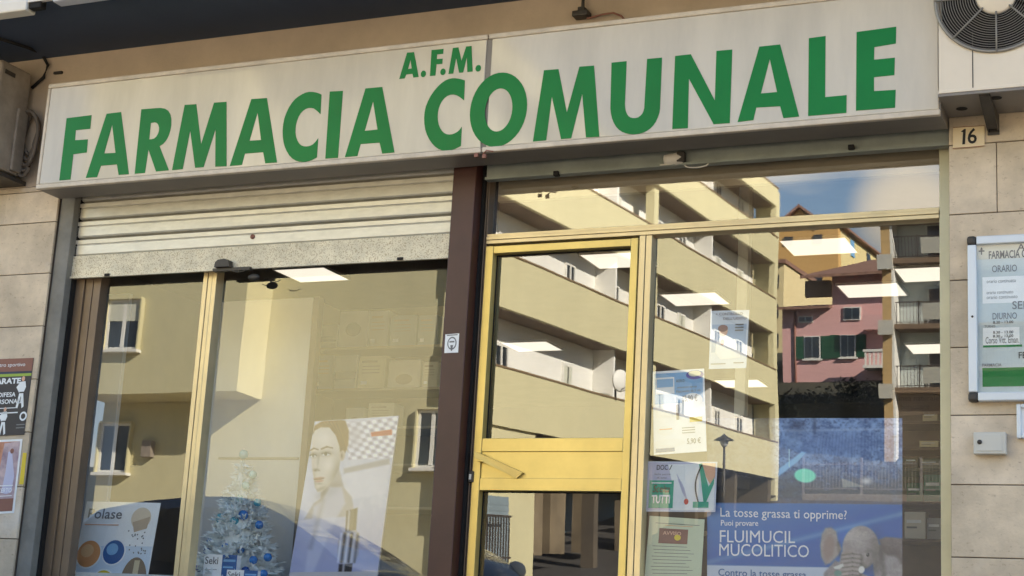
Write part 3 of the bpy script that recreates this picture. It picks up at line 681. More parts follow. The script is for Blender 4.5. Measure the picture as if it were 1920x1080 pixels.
for y, l in ((525, 55), (546, 50), (555, 58)): tx('orario continuato', 1850, y, 1850+l, y+4, INKG, 0)
for y in (602, 621, 628): tx('8.30 - 13.00', 1862, y, 1900, y+4, INKB, .01)
tx('TURNO', 1846, 610, 1866, 614)
e = U(1840.5, 471); 
for a, b, c_, d in ((-.5, -.1, .5, .1), (-.1, -.5, .1, .5)): s.rect(mb, e[0]+a*.05, e[1]+b*.05, e[0]+c_*.05, e[1]+d*.05, INKB, 2)
s.disc(mb, e[0], e[1]-.012, .010, .010, INKB, 2.4, 14)
mb.build('lettering', INKG, nb)
mb = MB(); mb.lathe([(0, -.003), (.006, -.003), (.006, .004)], (n0.x+fw*.5, -.055, P(1822, 594, -.05).z), 'y', 12); mb.build('lock', DARKMETAL, nb)
pane(x0-.002, x1, z0-.002, z1+.002, GLV, nb, 'glass_pane', -.04)

# second small frame cut by the right edge
nf = thing('framed_notice', P(1920, 790), 'silver framed notice cut by the right edge below the opening hours board', 'notice')
x0, x1 = P(1906, 790, -.03).x, P(1906, 790, -.03).x+.45; z1, z0 = P(1910, 757, -.03).z, P(1910, 822, -.03).z
MB().bbox(x0, x0+.022, -.035, -.002, z0, z1, .006).bbox(x0+.0221, x1, -.035, -.002, z1-.022, z1, .006).bbox(x0+.0221, x1, -.035, -.002, z0, z0+.022, .006).build('frame', FWM, nf)
MB().box(x0+.01, x1, -.016, -.003, z0+.01, z1-.01).build('sheet', WHITEP, nf)

# small grey cabinet
kb = thing('wall_cabinet', P(1855, 830), 'small light grey metal cabinet with a round lock below the notice board', 'cabinet')
x0, x1 = P(1825, 830, -.06).x, P(1886, 830, -.06).x; z1, z0 = P(1855, 810, -.06).z, P(1855, 851, -.06).z
KG = mat('light_grey_metal', s3(202, 200, 192), .4, var=.04)
MB().bbox(x0, x1, -.06, -.002, z0, z1, .005).build('body', KG, kb)
d = MB().bbox(x0+.014, x1-.018, -.064, -.058, z0+.014, z1-.012, .002); do = d.build('door', KG, kb)
MB().lathe([(0, -.012), (.009, -.012), (.012, -.004), (.012, 0)], (P(1837, 829, -.06).x, -.063, P(1837, 829, -.06).z), 'y', 16).build('lock', DARKMETAL, do)

# posters on the left pier
kp = thing('karate_poster', P(30, 740), 'black and white karate course poster with a lime stripe on the left pier', 'poster')
s = sheet_px([(-72, 676), (63, 671), (45, 815), (-90, 822)], -.004); mb = MB(); s.card(mb, BLUED, .002)
DK = flat('poster_black', s3(40, 34, 40), .5); LIME = flat('lime_ink', s3(150, 176, 60), .5)
s.rect(mb, 0, 0, 1, .17, BROWNI, 1); s.rect(mb, 0, .20, 1, .235, LIME, 1); s.rect(mb, 0, .235, 1, 1, DK, 1)
s.text(mb, 'KARATE', .46, .255, .87, .33, WHITEI, 2, .04); s.text(mb, 'DIFESA', .58, .44, .82, .50, WHITEI, 2, .02); s.text(mb, 'PERSONALE', .52, .53, .93, .59, WHITEI, 2, .02)
s.text(mb, 'centro sportivo', .45, .06, .9, .12, WHITEI, 2)
def fighter(u, v, k, m):
    s.disc(mb, u, v, .02*k, .03*k, SKIN, 2); s.poly(mb, [(u-.03*k, v+.035*k), (u+.03*k, v+.03*k), (u+.045*k, v+.10*k), (u+.02*k, v+.17*k), (u+.045*k, v+.33*k), (u+.02*k, v+.35*k), (u-.005*k, v+.2*k), (u-.03*k, v+.35*k), (u-.055*k, v+.34*k), (u-.03*k, v+.17*k), (u-.075*k, v+.1*k)], m, 2); s.rect(mb, u-.03*k, v+.155*k, u+.025*k, v+.172*k, DK, 2.5)
fighter(.90, .27, 1.1, WHITEI); fighter(.70, .66, .95, WHITEI); s.disc(mb, .96, .76, .05, .06, WHITEI, 2); s.disc(mb, .96, .76, .03, .036, DK, 2.5); s.rect(mb, .58, .70, .88, .715, WHITEI, 2); s.rect(mb, .58, .64, .86, .65, WHITEI, 2)
s.rect(mb, .88, .86, 1.0, .875, INKG, 2); s.rect(mb, .88, .90, 1.0, .915, INKG, 2)
mb.build('print', DK, kp)
bp = thing('show_poster', P(20, 890), 'faded orange and violet show poster below the karate poster', 'poster')
s = sheet_px([(-72, 828), (42, 823), (26, 962), (-90, 968)], -.004); mb = MB(); s.card(mb, WHITEP, .002)
VIO = mat('violet_wash', s3(176, 150, 172), .6, var=.35, scale=9, rgb2=s3(214, 190, 190)); ORW = mat('orange_wash', s3(200, 120, 80), .6, var=.4, scale=8, rgb2=s3(226, 170, 140))
s.rect(mb, .02, .03, .97, .97, ORW, 1); s.poly(mb, [(.72, .05), (.97, .03), (.97, .97), (.62, .97), (.68, .5)], VIO, 1.4)
s.poly(mb, [(.80, .17), (.86, .15), (.88, .25), (.94, .5), (.92, .72), (.84, .74), (.76, .72), (.79, .45)], LILAC, 2); s.disc(mb, .86, .16, .03, .035, BROWNI, 2.5)
s.text(mb, 'IN CONCERTO', .45, .66, .93, .72, WHITEI, 3, .01); s.rect(mb, .5, .76, .94, .77, WHITEI, 3); s.rect(mb, .4, .62, .94, .632, WHITEI, 3); s.rect(mb, .02, .80, .97, .97, BROWNI, 2)
mb.build('print', ORW, bp)
yt = MB(); s = sheet_px([(43, 849), (50, 849), (44, 908), (36, 908)], -.006); s.card(yt, YELLOW, .001)
yt.build('yellow_tape', YELLOW, None, 'strip of yellow tape at the edge of the lower poster on the left pier', 'tape')
# sticker on the brown pillar
st = thing('sticker', P(847, 643, .028), 'small white sticker with a round face emblem on the brown pillar', 'sticker')
s = sheet_px([(835, 627), (861, 625), (859, 661), (833, 662)], .0285); mb = MB(); s.card(mb, WHITEP, .0006); s.disc(mb, .52, .5, .33, .34, INKG, 1); s.disc(mb, .52, .5, .26, .27, WHITEP, 1.5)
s.rect(mb, .34, .38, .70, .46, INKG, 2); s.poly(mb, [(.42, .6), (.62, .6), (.56, .9), (.48, .9)], INKG, 2); s.rect(mb, .12, .04, .9, .09, INKG, 1.2)
mb.build('print', WHITEP, st)

# ------------------------------------------------------------------ posters behind the door-side window
PY = GY+.02
def poster(name, cs, y, label, cat='poster'):
    s = sheet_px(cs, y); o = thing(name, (s.at(.5, 1)), label, cat); return s, o
# 1 hearing check
s, o = poster('hearing_poster', [(1333, 583), (1405, 581), (1399, 690), (1329, 692)], PY, 'pale hearing check poster with a small figure high in the side window')
mb = MB(); s.card(mb, flat('pale_blue_sheet', s3(214, 224, 236), .7)); s.rect(mb, .05, .24, .95, .72, flat('pale_blue_wash', s3(176, 196, 220), .7), 1)
s.poly(mb, [(.16, .72), (.18, .55), (.30, .44), (.44, .42), (.60, .52), (.84, .62), (.82, .82), (.30, .84)], WHITEI, 2); s.disc(mb, .36, .36, .11, .085, SKIN, 3); s.disc(mb, .34, .31, .13, .06, BROWNI, 3.5)
s.disc(mb, .34, .55, .05, .05, SKIN, 3)
mb.build('print', WHITEP, o)
mb = MB(); s.text(mb, '+ CONTROLLO', .14, .04, .84, .085, INKG, 4, .01); s.text(mb, "DELL'UDITO", .34, .12, .95, .165, INKG, 4, .01)
for k in range(3): s.rect(mb, .66, .24+.05*k, .88, .262+.05*k, INKG, 4)
s.rect(mb, .05, .91, .45, .925, INKG, 4); s.rect(mb, .66, .9, .93, .915, INKG, 4); mb.build('lettering', INKG, o)
# 2 offers sheet
s, o = poster('offers_poster', [(1224, 697), (1320, 691), (1325, 846), (1226, 853)], PY, 'white and blue offers poster with euro prices in the side window')
mb = MB(); s.card(mb, flat('offers_sheet', s3(238, 243, 250), .6)); s.rect(mb, .03, .03, .97, .40, BLUEL, 1); s.rect(mb, .06, .08, .42, .28, WHITEI, 2); s.rect(mb, .08, .10, .40, .2, BLUEL, 3)
s.disc(mb, .82, .07, .17, .055, flat('violet_oval', s3(72, 78, 170), .5), 2); s.disc(mb, .82, .055, .12, .035, flat('pale_yellow_oval', s3(214, 214, 190), .5), 3)
s.disc(mb, .76, .38, .20, .09, WHITEI, 2); s.rect(mb, .05, .42, .46, .56, WHITEI, 2); s.rect(mb, .68, .56, .97, .66, WHITEI, 2); s.rect(mb, .70, .58, .94, .64, YELLOW, 2.5)
s.disc(mb, .24, .72, .16, .06, WHITEI, 2); s.disc(mb, .30, .87, .30, .05, WHITEI, 2)
s.rect(mb, .04, .93, .40, .975, BLUEP, 2); mb.build('print', WHITEP, o)
mb = MB(); s.text(mb, 'A E R O', .46, .115, .62, .15, INKB, 4, .01); s.text(mb, 'soluzioni spray', .47, .20, .86, .23, INKG, 4, .01); s.text(mb, 'Flaconcini da 5 ml', .46, .245, .92, .275, INKG, 4, .01)
s.text(mb, '15,90 €', .58, .31, .86, .40, INKG, 4, .01); s.text(mb, '5,90 €', .64, .83, .9, .91, INKG, 4, .01); s.rect(mb, .45, .42, .50, .60, INKG, 4)
for k in range(3): s.rect(mb, .55, .70+.03*k, .8, .708+.03*k, INKG, 4)
s.rect(mb, .12, .70, .36, .71, ORANGE, 4); mb.build('lettering', INKG, o)
# 3 coat poster
s, o = poster('doctor_coat_poster', [(1207, 865), (1345, 866), (1341, 960), (1202, 959)], PY, 'poster of a white doctor coat with teal collar and a teal square')
mb = MB(); s.card(mb, flat('coat_sheet', s3(212, 218, 234), .7)); s.rect(mb, .02, .02, .98, .97, LILAC, 1)
s.poly(mb, [(.34, .06), (.80, .04), (.98, .35), (.98, .97), (.40, .97), (.42, .5)], WHITEI, 2); s.poly(mb, [(.80, .03), (.98, .03), (.98, .30), (.92, .46), (.86, .30)], SKIN, 3); s.poly(mb, [(.76, .05), (.80, .03), (.90, .50), (.97, .32), (.97, .44), (.88, .80), (.84, .8)], TEAL, 4)
s.rect(mb, .70, .80, .91, .92, TEAL, 3); s.rect(mb, .10, .38, .43, .93, TEAL, 3); s.disc(mb, .61, .80, .03, .06, REDI, 4)
for k in range(6): s.poly(mb, [(.46+.02*k, .25+.05*k), (.47+.02*k, .25+.05*k), (.56+.015*k, .62+.04*k), (.55+.015*k, .62+.04*k)], LILAC, 3)
mb.build('print', LILAC, o)
mb = MB(); s.text(mb, 'DOC', .19, .07, .34, .17, INKB, 5); s.text(mb, '/', .36, .07, .40, .17, INKB, 5); s.text(mb, 'Scelta', .15, .47, .38, .62, BROWNI, 5, .0, .3); s.text(mb, 'TUTTI', .14, .67, .39, .84, WHITEI, 5, .03)
s.text(mb, 'dalla parte', .16, .24, .38, .28, INKG, 5); s.text(mb, 'di tutti', .20, .31, .33, .345, INKG, 5); s.rect(mb, .13, .42, .40, .445, WHITEI, 5); mb.build('lettering', INKB, o)
mb = MB(); stp = []
for t in range(17):
    a = t/16; stp.append(s.at(.80-.06*math.sin(a*math.pi)-.03*a, .06+.74*a, 5))
mb.tube(stp, .0035, n=6); mb.build('stethoscope_line', INKB, o)
# 4 green letter sheet
s, o = poster('green_notice', [(1218, 967), (1321, 974), (1313, 1110), (1206, 1110)], PY, 'pale green typed notice with a brown panel low in the side window', 'notice')
mb = MB(); s.card(mb, PALEP); s.rect(mb, .20, .155, .72, .355, BROWNI, 1); s.disc(mb, .54, .27, .06, .04, YELLOW, 2); s.text(mb, 'AVVISO', .27, .19, .6, .24, SKIN, 2, .02); s.rect(mb, .12, .085, .92, .092, INKG, 1); s.rect(mb, .3, .11, .8, .116, ORANGE, 1)
for k in range(13):
    v = .39+.045*k; s.rect(mb, .10+.02*(k % 3), v, .72+.16*((k*7) % 5)/5, v+.007, INKG, 1)
mb.build('print', PALEP, o)
# 5 large blue poster
s, o = poster('elephant_poster', [(1454, 784), (1692, 783), (1690, 1190), (1310, 1190)], PY+.03, 'large blue cough remedy poster with a grey plush elephant in the right window')
def V5(px, py): # plane coordinates of a pixel
    q = P(px, py, PY+.03); return q
import numpy as np
def vnoise(x, y, seed=0):
    """smooth value noise on numpy arrays"""
    rs = np.random.RandomState(seed); tb_ = rs.rand(256, 256)
    xi = np.floor(x).astype(int); yi = np.floor(y).astype(int); fx = x-xi; fy = y-yi; fx = fx*fx*(3-2*fx); fy = fy*fy*(3-2*fy)
    a = tb_[yi % 256, xi % 256]; b = tb_[yi % 256, (xi+1) % 256]; c = tb_[(yi+1) % 256, xi % 256]; d = tb_[(yi+1) % 256, (xi+1) % 256]
    return (a*(1-fx)+b*fx)*(1-fy)+(c*(1-fx)+d*fx)*fy
def fbm(x, y, seed=0, o=4): return sum(vnoise(x*2**k, y*2**k, seed+k)/2**k for k in range(o))/sum(1/2**k for k in range(o))
def sst(a, b, x): t = np.clip((x-a)/(b-a), 0, 1); return t*t*(3-2*t)
class Paint:
    """a printed picture: a fine grid whose vertex colours hold the printed image"""
    def __init__(s, x, y): s.x = x; s.y = y; s.c = np.zeros(x.shape+(3,))
    def fill(s, m, rgb):
        rgb = np.array(rgb, float)/255.; m = np.clip(m, 0, 1)[..., None]; s.c = s.c*(1-m)+rgb*m
    def shade(s, m, k): s.c = s.c*(1+np.clip(m, 0, 1)[..., None]*(k-1))
    def ell(s, cx, cy, rx, ry, ang=0., soft=.08):
        ca, sa = math.cos(ang), math.sin(ang); dx = s.x-cx; dy = s.y-cy
        r = np.sqrt(((dx*ca+dy*sa)/rx)**2+((-dx*sa+dy*ca)/ry)**2); return 1-sst(1-soft, 1+soft, r)
    def gau(s, cx, cy, rx, ry, ang=0.):
        ca, sa = math.cos(ang), math.sin(ang); dx = s.x-cx; dy = s.y-cy
        return np.exp(-(((dx*ca+dy*sa)/rx)**2+((-dx*sa+dy*ca)/ry)**2))
    def band(s, x0, y0, x1, y1, w, soft=None):
        """soft stroke between two points"""
        d = np.array([x1-x0, y1-y0]); L2 = (d**2).sum(); t = np.clip(((s.x-x0)*d[0]+(s.y-y0)*d[1])/L2, 0, 1)
        r = np.hypot(s.x-(x0+t*d[0]), s.y-(y0+t*d[1])); sf = soft or w*.5; return 1-sst(w-sf, w+sf, r)
    def poly(s, pts, soft=3.):
        """soft-edged polygon"""
        ins = np.zeros(s.x.shape, bool); dist = np.full(s.x.shape, 1e9); n = len(pts)
        for i in range(n):
            (x0, y0), (x1, y1) = pts[i], pts[(i+1) % n]
            cnd = ((y0 > s.y) != (y1 > s.y)); xx = (x1-x0)*(s.y-y0)/((y1-y0) or 1e-9)+x0; ins ^= cnd & (s.x < xx)
            L2 = (x1-x0)**2+(y1-y0)**2 or 1e-9; t = np.clip(((s.x-x0)*(x1-x0)+(s.y-y0)*(y1-y0))/L2, 0, 1)
            dist = np.minimum(dist, np.hypot(s.x-(x0+t*(x1-x0)), s.y-(y0+t*(y1-y0))))
        return sst(-soft, soft, np.where(ins, dist, -dist))
PRINT = bpy.data.materials.new('printed_picture'); PRINT.use_nodes = True
_a = PRINT.node_tree.nodes.new('ShaderNodeAttribute'); _a.attribute_name = 'print'; _b = PRINT.node_tree.nodes['Principled BSDF']; _b.inputs['Roughness'].default_value = .5
PRINT.node_tree.links.new(_a.outputs['Color'], _b.inputs['Base Color'])
def picture(name, parent, pts, paint):
    ny, nx = paint.x.shape; me = bpy.data.meshes.new(name)
    fs = [(j*nx+i, j*nx+i+1, (j+1)*nx+i+1, (j+1)*nx+i) for j in range(ny-1) for i in range(nx-1)]
    me.from_pydata([tuple(p) for p in pts], [], fs); me.materials.append(PRINT)
    at = me.color_attributes.new('print', 'FLOAT_COLOR', 'POINT')
    c = np.clip(paint.c, 0, 1); c = np.where(c <= .04045, c/12.92, ((c+.055)/1.055)**2.4)
    at.data.foreach_set('color', np.concatenate([c.reshape(-1, 3), np.ones((ny*nx, 1))], 1).ravel())
    o = bpy.data.objects.new(name, me); COL.objects.link(o); o.parent = parent; o.matrix_parent_inverse = Matrix.Translation(abspos(parent)).inverted(); return o
class Plane:
    """art placed by position on a vertical plane"""
    def __init__(s, y): s.y = y
    def poly(s, mb, pts, m, lay=1): mb.add([P(px, py, s.y)+Vector((0, -.0012*lay, 0)) for px, py in pts], [tuple(range(len(pts)))], m)
    def text(s, mb, t, x0, y0, x1, y1, slope, m, lay=3, bold=.0):
        vs, fs = text_geo(t, bold)
        mb.add([P(x0+(x1-x0)*a, y1+(y0-y1)*b+slope*(x1-x0)*a, s.y)+Vector((0, -.0012*lay, 0)) for a, b in vs], fs, m)
pl = Plane(PY+.03); mb = MB()
X5 = [P(1452, 783, pl.y), P(1692, 783, pl.y)]
mb.box(P(1336, 1000, pl.y).x, P(1690, 900, pl.y).x, pl.y, pl.y+.003, P(1400, 1190, pl.y).z, P(1600, 784, pl.y).z, BLUED)
mb.build('backing', BLUED, o)
gx, gy = np.meshgrid(np.linspace(1326, 1692, 246), np.arange(784, 1112, 1.5))
keep_x = gx
q = Paint((gx-1320)*3.375, (gy-760)*3.375)      # picture coordinates
X, Y = q.x, q.y
n1 = fbm(X/60, Y/40, 3); n2 = fbm(X/14, Y/11, 9)
q.fill(np.ones_like(X), (70, 88, 124))
q.fill(.8*sst(.3, .7, n1), (112, 136, 172)); q.fill(.5*sst(.55, .8, n2), (120, 138, 166)); q.fill(.5*sst(.5, .2, n2), (34, 42, 66))
q.fill(.8*q.gau(860, 240, 300, 90), (84, 104, 144)); q.fill(.5*q.band(470, 160, 1250, 150, 6, 8), (130, 146, 172)); q.fill(.55*q.gau(590, 130, 60, 45), (36, 42, 64)); q.fill(.5*q.gau(700, 120, 14, 70), (30, 34, 54))
q.fill(.55*q.gau(560, 230, 50, 60), (98, 118, 150)); q.fill(.6*sst(330, 470, Y)*sst(.3, .55, n1), (60, 62, 76)); q.fill(.6*sst(420, 560, Y), (66, 64, 68))
for k in range(26): q.fill(.25*q.band(720+k*20, 180+14*math.sin(k*2.1), 700+k*21, 320+20*math.sin(k*1.3), 2.5, 3), (44, 56, 86))
q.fill(.85*q.poly([(470, 450), (475, 400), (560, 340), (620, 292), (645, 300), (600, 350), (500, 430)], 6), (120, 158, 196)); q.fill(.8*q.band(540, 280, 540, 390, 2.5, 2), (150, 180, 205))
q.fill(.9*q.ell(640, 445, 68, 44, .1, .12), (104, 190, 164)); q.fill(.7*q.poly([(870, 460), (1020, 515), (880, 520)], 5), (130, 132, 130)); q.fill(.6*q.gau(1030, 480, 36, 22), (200, 200, 200))
ban = sst(612, 622, Y-.010*X); q.fill(ban, (24, 96, 182))
q.fill(ban*.8*sst(0, 300, 1020-Y-.24*X), (72, 126, 190)); q.fill(ban*.6*np.exp(-((Y-(1000-.25*X))/16)**2), (130, 172, 214)); q.fill(ban*.4*sst(850, 1010, Y), (34, 90, 164))
bot = sst(1006, 1014, Y-.02*X)*sst(850, 835, X); q.fill(bot, (196, 208, 228))
# plush elephant in shaded greys
fur = (vnoise(X/5, Y/5, 21)-.5)*.16+(fbm(X/22, Y/18, 5)-.5)*.22
def furry(m, rgb): 
    m = np.clip(m, 0, 1)[..., None]; col = np.array(rgb)/255.*(1+fur[..., None]); q.c = q.c*(1-m)+col*m
furry(q.poly([(1080, 1100), (1060, 930), (1110, 880), (1180, 900), (1262, 1000), (1262, 1200), (740, 1200), (760, 1060), (830, 980)], 8), (150, 144, 148))
furry(q.poly([(1105, 850), (1150, 832), (1262, 842), (1262, 1010), (1215, 1000), (1140, 930)], 8), (118, 108, 112)); q.shade(q.gau(1190, 935, 70, 34, .5), .78)
furry(q.ell(1180, 1060, 70, 110, .1, .15), (164, 158, 162)); q.shade(q.band(1120, 900, 1140, 1080, 14, 16), .72)
furry(q.poly([(850, 860), (838, 800), (805, 772), (768, 776), (745, 820), (735, 890), (742, 960), (768, 1010), (800, 1000), (850, 950), (872, 910)], 9), (164, 154, 150)); q.fill(.75*q.ell(790, 900, 34, 82, .12, .35), (146, 124, 122)); q.shade(q.band(850, 870, 862, 950, 10, 14), .7)
furry(q.ell(992, 900, 116, 138, .06, .05), (160, 152, 152))
q.shade(q.gau(950, 830, 80, 60), 1.16); q.shade(q.gau(1090, 930, 40, 120), .74); q.shade(q.gau(1000, 1030, 100, 30), .72)
furry(q.poly([(870, 930), (900, 905), (960, 905), (1000, 950), (1000, 1010), (985, 1060), (985, 1200), (860, 1200), (848, 1080), (858, 990)], 9), (162, 152, 150)); q.shade(q.band(1000, 960, 990, 1090, 9, 12), .7)
for k in range(7):
    yy = 942+k*27; q.shade(.8*q.band(872, yy+6, 940, yy-4, 4, 5)+.8*q.band(940, yy-4, 996, yy+6, 4, 5), .66); q.shade(.7*q.band(880, yy+16, 985, yy+14, 5, 7), 1.12)
q.fill(q.ell(1037, 946, 9, 13, .2, .2), (38, 34, 36)); q.fill(.8*q.gau(1034, 941, 3, 3), (220, 220, 220)); q.shade(.7*q.gau(1030, 925, 26, 10, -.2), .75)
q.fill(q.poly([(818, 1024), (850, 1012), (880, 1000), (884, 1018), (858, 1036), (828, 1036)], 4), (226, 226, 222)); q.fill(q.ell(997, 1040, 19, 23, .2, .15), (232, 232, 230)); q.fill(.8*q.ell(848, 1062, 24, 18, .1, .2), (90, 150, 140))
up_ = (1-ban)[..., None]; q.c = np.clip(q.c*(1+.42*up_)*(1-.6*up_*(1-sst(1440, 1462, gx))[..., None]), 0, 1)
picture('picture', o, [P(float(a), float(b), pl.y)+Vector((0, -.0015, 0)) for a, b in zip(gx.ravel(), gy.ravel())], q)
mb = MB()
pl.text(mb, 'La tosse grassa ti opprime?', 1351, 952, 1588, 974, .022, WHITEI, 3, .004); pl.text(mb, 'Puoi provare', 1352, 975, 1422, 989, .01, WHITEI, 3, .008)
pl.text(mb, 'FLUIMUCIL', 1350, 994, 1491, 1017, .012, WHITEI, 3, 0); pl.text(mb, 'MUCOLITICO', 1349, 1019, 1517, 1042, .02, WHITEI, 3, 0); pl.text(mb, 'Contro la tosse grassa', 1347, 1066, 1512, 1084, .03, BLUEP, 3, .012)
mb.build('lettering', WHITEI, o)

# ------------------------------------------------------------------ display window contents
# card with coloured discs
DYc = .42
s, o = poster('supplement_card', [(163, 940), (301, 943), (268, 1130), (124, 1130)], DYc, 'white upright card with orange, blue and yellow discs reading Polase', 'display card')
mb = MB(); s.card(mb, WHITEP, .006)
s.rect(mb, .01, .44, .99, .99, flat('card_pale_blue', s3(206, 220, 236), .6), .6)
def pill(u, v, r, c1, c2):
    s.disc(mb, u, v, r*1.12, r*.85*1.12, WHITEI, 1); s.disc(mb, u, v, r, r*.85, c1, 2); s.disc(mb, u-.15*r, v-.2*r, r*.55, r*.42, c2, 3)
pill(.17, .52, .155, ORANGE, flat('light_orange', s3(230, 180, 130), .5)); pill(.50, .50, .14, BLUEP, BLUEL); pill(.42, .80, .14, YELLOW, flat('light_yellow', s3(226, 212, 110), .5)); pill(.12, .86, .15, SKIN, WHITEI)
s.disc(mb, .78, .16, .13, .11, flat('pale_beige_disc', s3(222, 206, 182), .6), 1); s.poly(mb, [(.68, .2), (.9, .14), (.88, .26), (.72, .3)], flat('beige_flake', s3(190, 170, 146), .6), 2)
s.disc(mb, .82, .80, .17, .25, flat('nut_shell', s3(132, 112, 90), .6), 2, a0=math.pi, a1=2*math.pi); s.rect(mb, .80, .58, .87, .90, flat('nut_inner', s3(204, 186, 150), .6), 3)
for k in range(26): s.disc(mb, .64+.28*random.random(), .28+.24*random.random(), .010, .008, INKG, 2, 8)
mb.build('print', WHITEP, o)
mb = MB(); s.text(mb, 'Polase', .06, .07, .52, .17, INKG, 3, .01); s.rect(mb, .04, .225, .5, .235, SKIN, 3); mb.build('lettering', INKG, o)
# advertising panel with a woman's portrait in grey
s, o = poster('portrait_panel', [(590, 790), (748, 779), (702, 1120), (535, 1120)], .50, 'tall grey advertising panel with a woman portrait and a silver serum bottle', 'poster')
SP = s
mb = MB(); PB = mat('panel_grey_wash', s3(190, 188, 194), .6, var=.08, scale=2); s.card(mb, PB, .012)
mb.build('backing', PB, o)
uu, vv = np.meshgrid(np.linspace(.004, .996, 100), np.linspace(.003, .86, 190))
# pixel position of each point of the sheet -> picture coordinates
pts = [SP.at(float(a), float(b), 1.2) for a, b in zip(uu.ravel(), vv.ravel())]
def pix(p):
    d = p-CAM; z = d.dot(FW); return (960+FOC*d.dot(RT)/z, 540-FOC*d.dot(UP)/z)
pq = np.array([pix(p) for p in pts]); q = Paint((pq[:, 0].reshape(uu.shape)-440)*3.374, (pq[:, 1].reshape(uu.shape)-760)*3.374)
X, Y = q.x, q.y; n1 = fbm(X/40, Y/40, 2)
q.fill(np.ones_like(X), (206, 206, 214)); q.fill(.4*sst(.4, .7, n1), (222, 220, 222)); q.fill(sst(560, 900, Y)*.7, (176, 178, 200)); q.fill(.6*q.gau(450, 500, 60, 300), (224, 222, 226))
# tiled roof pattern, red strip, grey bands
roof = q.poly([(712, 110), (1040, 70), (1005, 330), (720, 345)], 8); q.fill(roof, (208, 204, 210))
w1 = np.sin((X-.35*Y)/11.)*np.sin((Y+.14*X)/8.5); q.fill(roof*sst(-.1, .5, w1), (238, 236, 238)); q.fill(roof*sst(-.2, -.8, w1)*.7, (168, 164, 178))
q.fill(.7*q.gau(760, 190, 50, 90), (196, 192, 196))
q.fill(q.poly([(862, 172), (995, 152), (995, 186), (865, 196)], 4), (196, 92, 76)); q.fill(.7*q.poly([(690, 400), (980, 335), (980, 372), (690, 432)], 10), (166, 162, 164)); q.fill(.5*q.poly([(690, 440), (980, 380), (960, 560), (690, 600)], 12), (226, 222, 224))
# hair, neck, face
q.fill(q.poly([(487, 190), (505, 130), (560, 96), (640, 84), (700, 98), (722, 160), (718, 250), (700, 300), (664, 330), (600, 200), (520, 160)], 6), (146, 124, 98)); 
for k in range(9): q.fill(.35*q.band(560+12*k, 100+2*k, 668+6*k, 190+13*k, 3, 3), (104, 84, 62) if k % 2 else (182, 160, 128))
q.fill(q.poly([(545, 520), (660, 400), (690, 520), (740, 580), (760, 700), (440, 720), (500, 620), (545, 590)], 8), (186, 180, 178)); q.shade(q.gau(600, 545, 70, 30, -.5), .74)
face = q.poly([(490, 210), (505, 160), (545, 138), (600, 140), (640, 190), (662, 255), (672, 330), (660, 400), (628, 465), (590, 512), (552, 545), (524, 548), (508, 520), (500, 460), (490, 400), (484, 320)], 5)
q.fill(face, (214, 206, 198)); q.shade(face*q.gau(655, 420, 40, 120, .3), .78); q.shade(face*q.gau(500, 480, 16, 90), .86); q.shade(face*q.gau(560, 210, 60, 50), 1.06); q.shade(face*q.gau(600, 380, 36, 40), 1.06); q.shade(face*q.gau(545, 530, 46, 14, -.4), .82)
q.fill(q.ell(680, 318, 18, 34, .15, .2), (200, 188, 178)); q.shade(q.gau(678, 320, 7, 18), .72)
for ex, ey, k in ((497, 318, .72), (577, 308, 1.)):
    q.shade(q.gau(ex, ey-4, 40*k, 17), .72); q.fill(q.ell(ex, ey+2, 25*k, 8.5, -.08, .3), (224, 222, 220)); q.fill(q.ell(ex-1, ey+1, 9.5*k, 9, 0, .2), (70, 64, 62)); q.fill(.9*q.band(ex-26*k, ey-1, ex, ey-9, 2.6, 2.4), (48, 42, 40)); q.fill(.9*q.band(ex, ey-9, ex+30*k, ey-1, 2.6, 2.4), (48, 42, 40))
    q.fill(.85*q.band(ex-28*k, ey-32, ex+6*k, ey-46, 4, 4), (110, 92, 78)); q.fill(.85*q.band(ex+6*k, ey-46, ex+42*k, ey-38, 3.4, 4), (110, 92, 78))
q.shade(q.band(532, 320, 522, 396, 6, 9), .86); q.shade(q.gau(516, 408, 18, 8), .70); q.fill(.7*q.gau(510, 414, 6, 3.5), (96, 80, 76)); q.fill(.7*q.gau(534, 412, 5, 3), (96, 80, 76)); q.shade(q.gau(520, 388, 10, 18), 1.08)
q.fill(.8*q.ell(534, 462, 33, 8, -.1, .35), (168, 130, 126)); q.fill(.8*q.ell(534, 478, 27, 9, -.1, .4), (186, 148, 144)); q.fill(.9*q.band(502, 470, 566, 464, 1.8, 2), (104, 78, 76)); q.shade(q.gau(536, 496, 22, 6), .82)
q.fill(.75*q.poly([(600, 515), (680, 515), (700, 620), (620, 760), (480, 1100), (440, 1100), (500, 640), (545, 610)], 14), (206, 206, 216)); q.shade(q.band(560, 600, 480, 900, 12, 20), .9)
# serum bottle
q.fill(q.poly([(706, 668), (778, 648), (768, 790), (700, 800)], 5), (120, 116, 120)); q.fill(.8*q.band(725, 670, 716, 790, 6, 6), (206, 204, 206)); q.fill(.7*q.band(764, 660, 756, 780, 5, 5), (74, 70, 74))
q.fill(q.poly([(690, 800), (770, 790), (792, 830), (784, 940), (760, 1000), (668, 1006), (650, 960), (654, 860)], 6), (178, 176, 182))
for a, b, c_ in ((668, 236, 0), (690, 90, 1), (712, 228, 0), (734, 70, 1), (752, 214, 0), (772, 120, 1)): q.fill(.75*q.band(a+8, 812, a-14, 990, 6, 7), (b, b-2, b))
q.fill(q.poly([(660, 1006), (745, 1000), (735, 1100), (650, 1100)], 4), (104, 98, 102)); q.fill(.8*q.band(690, 1010, 682, 1090, 7, 7), (210, 208, 210))
q.c = np.clip(.80+1.65*(q.c-.82), .06, 1)*np.array([.97, 1.0, 1.06])
picture('picture', o, pts, q)
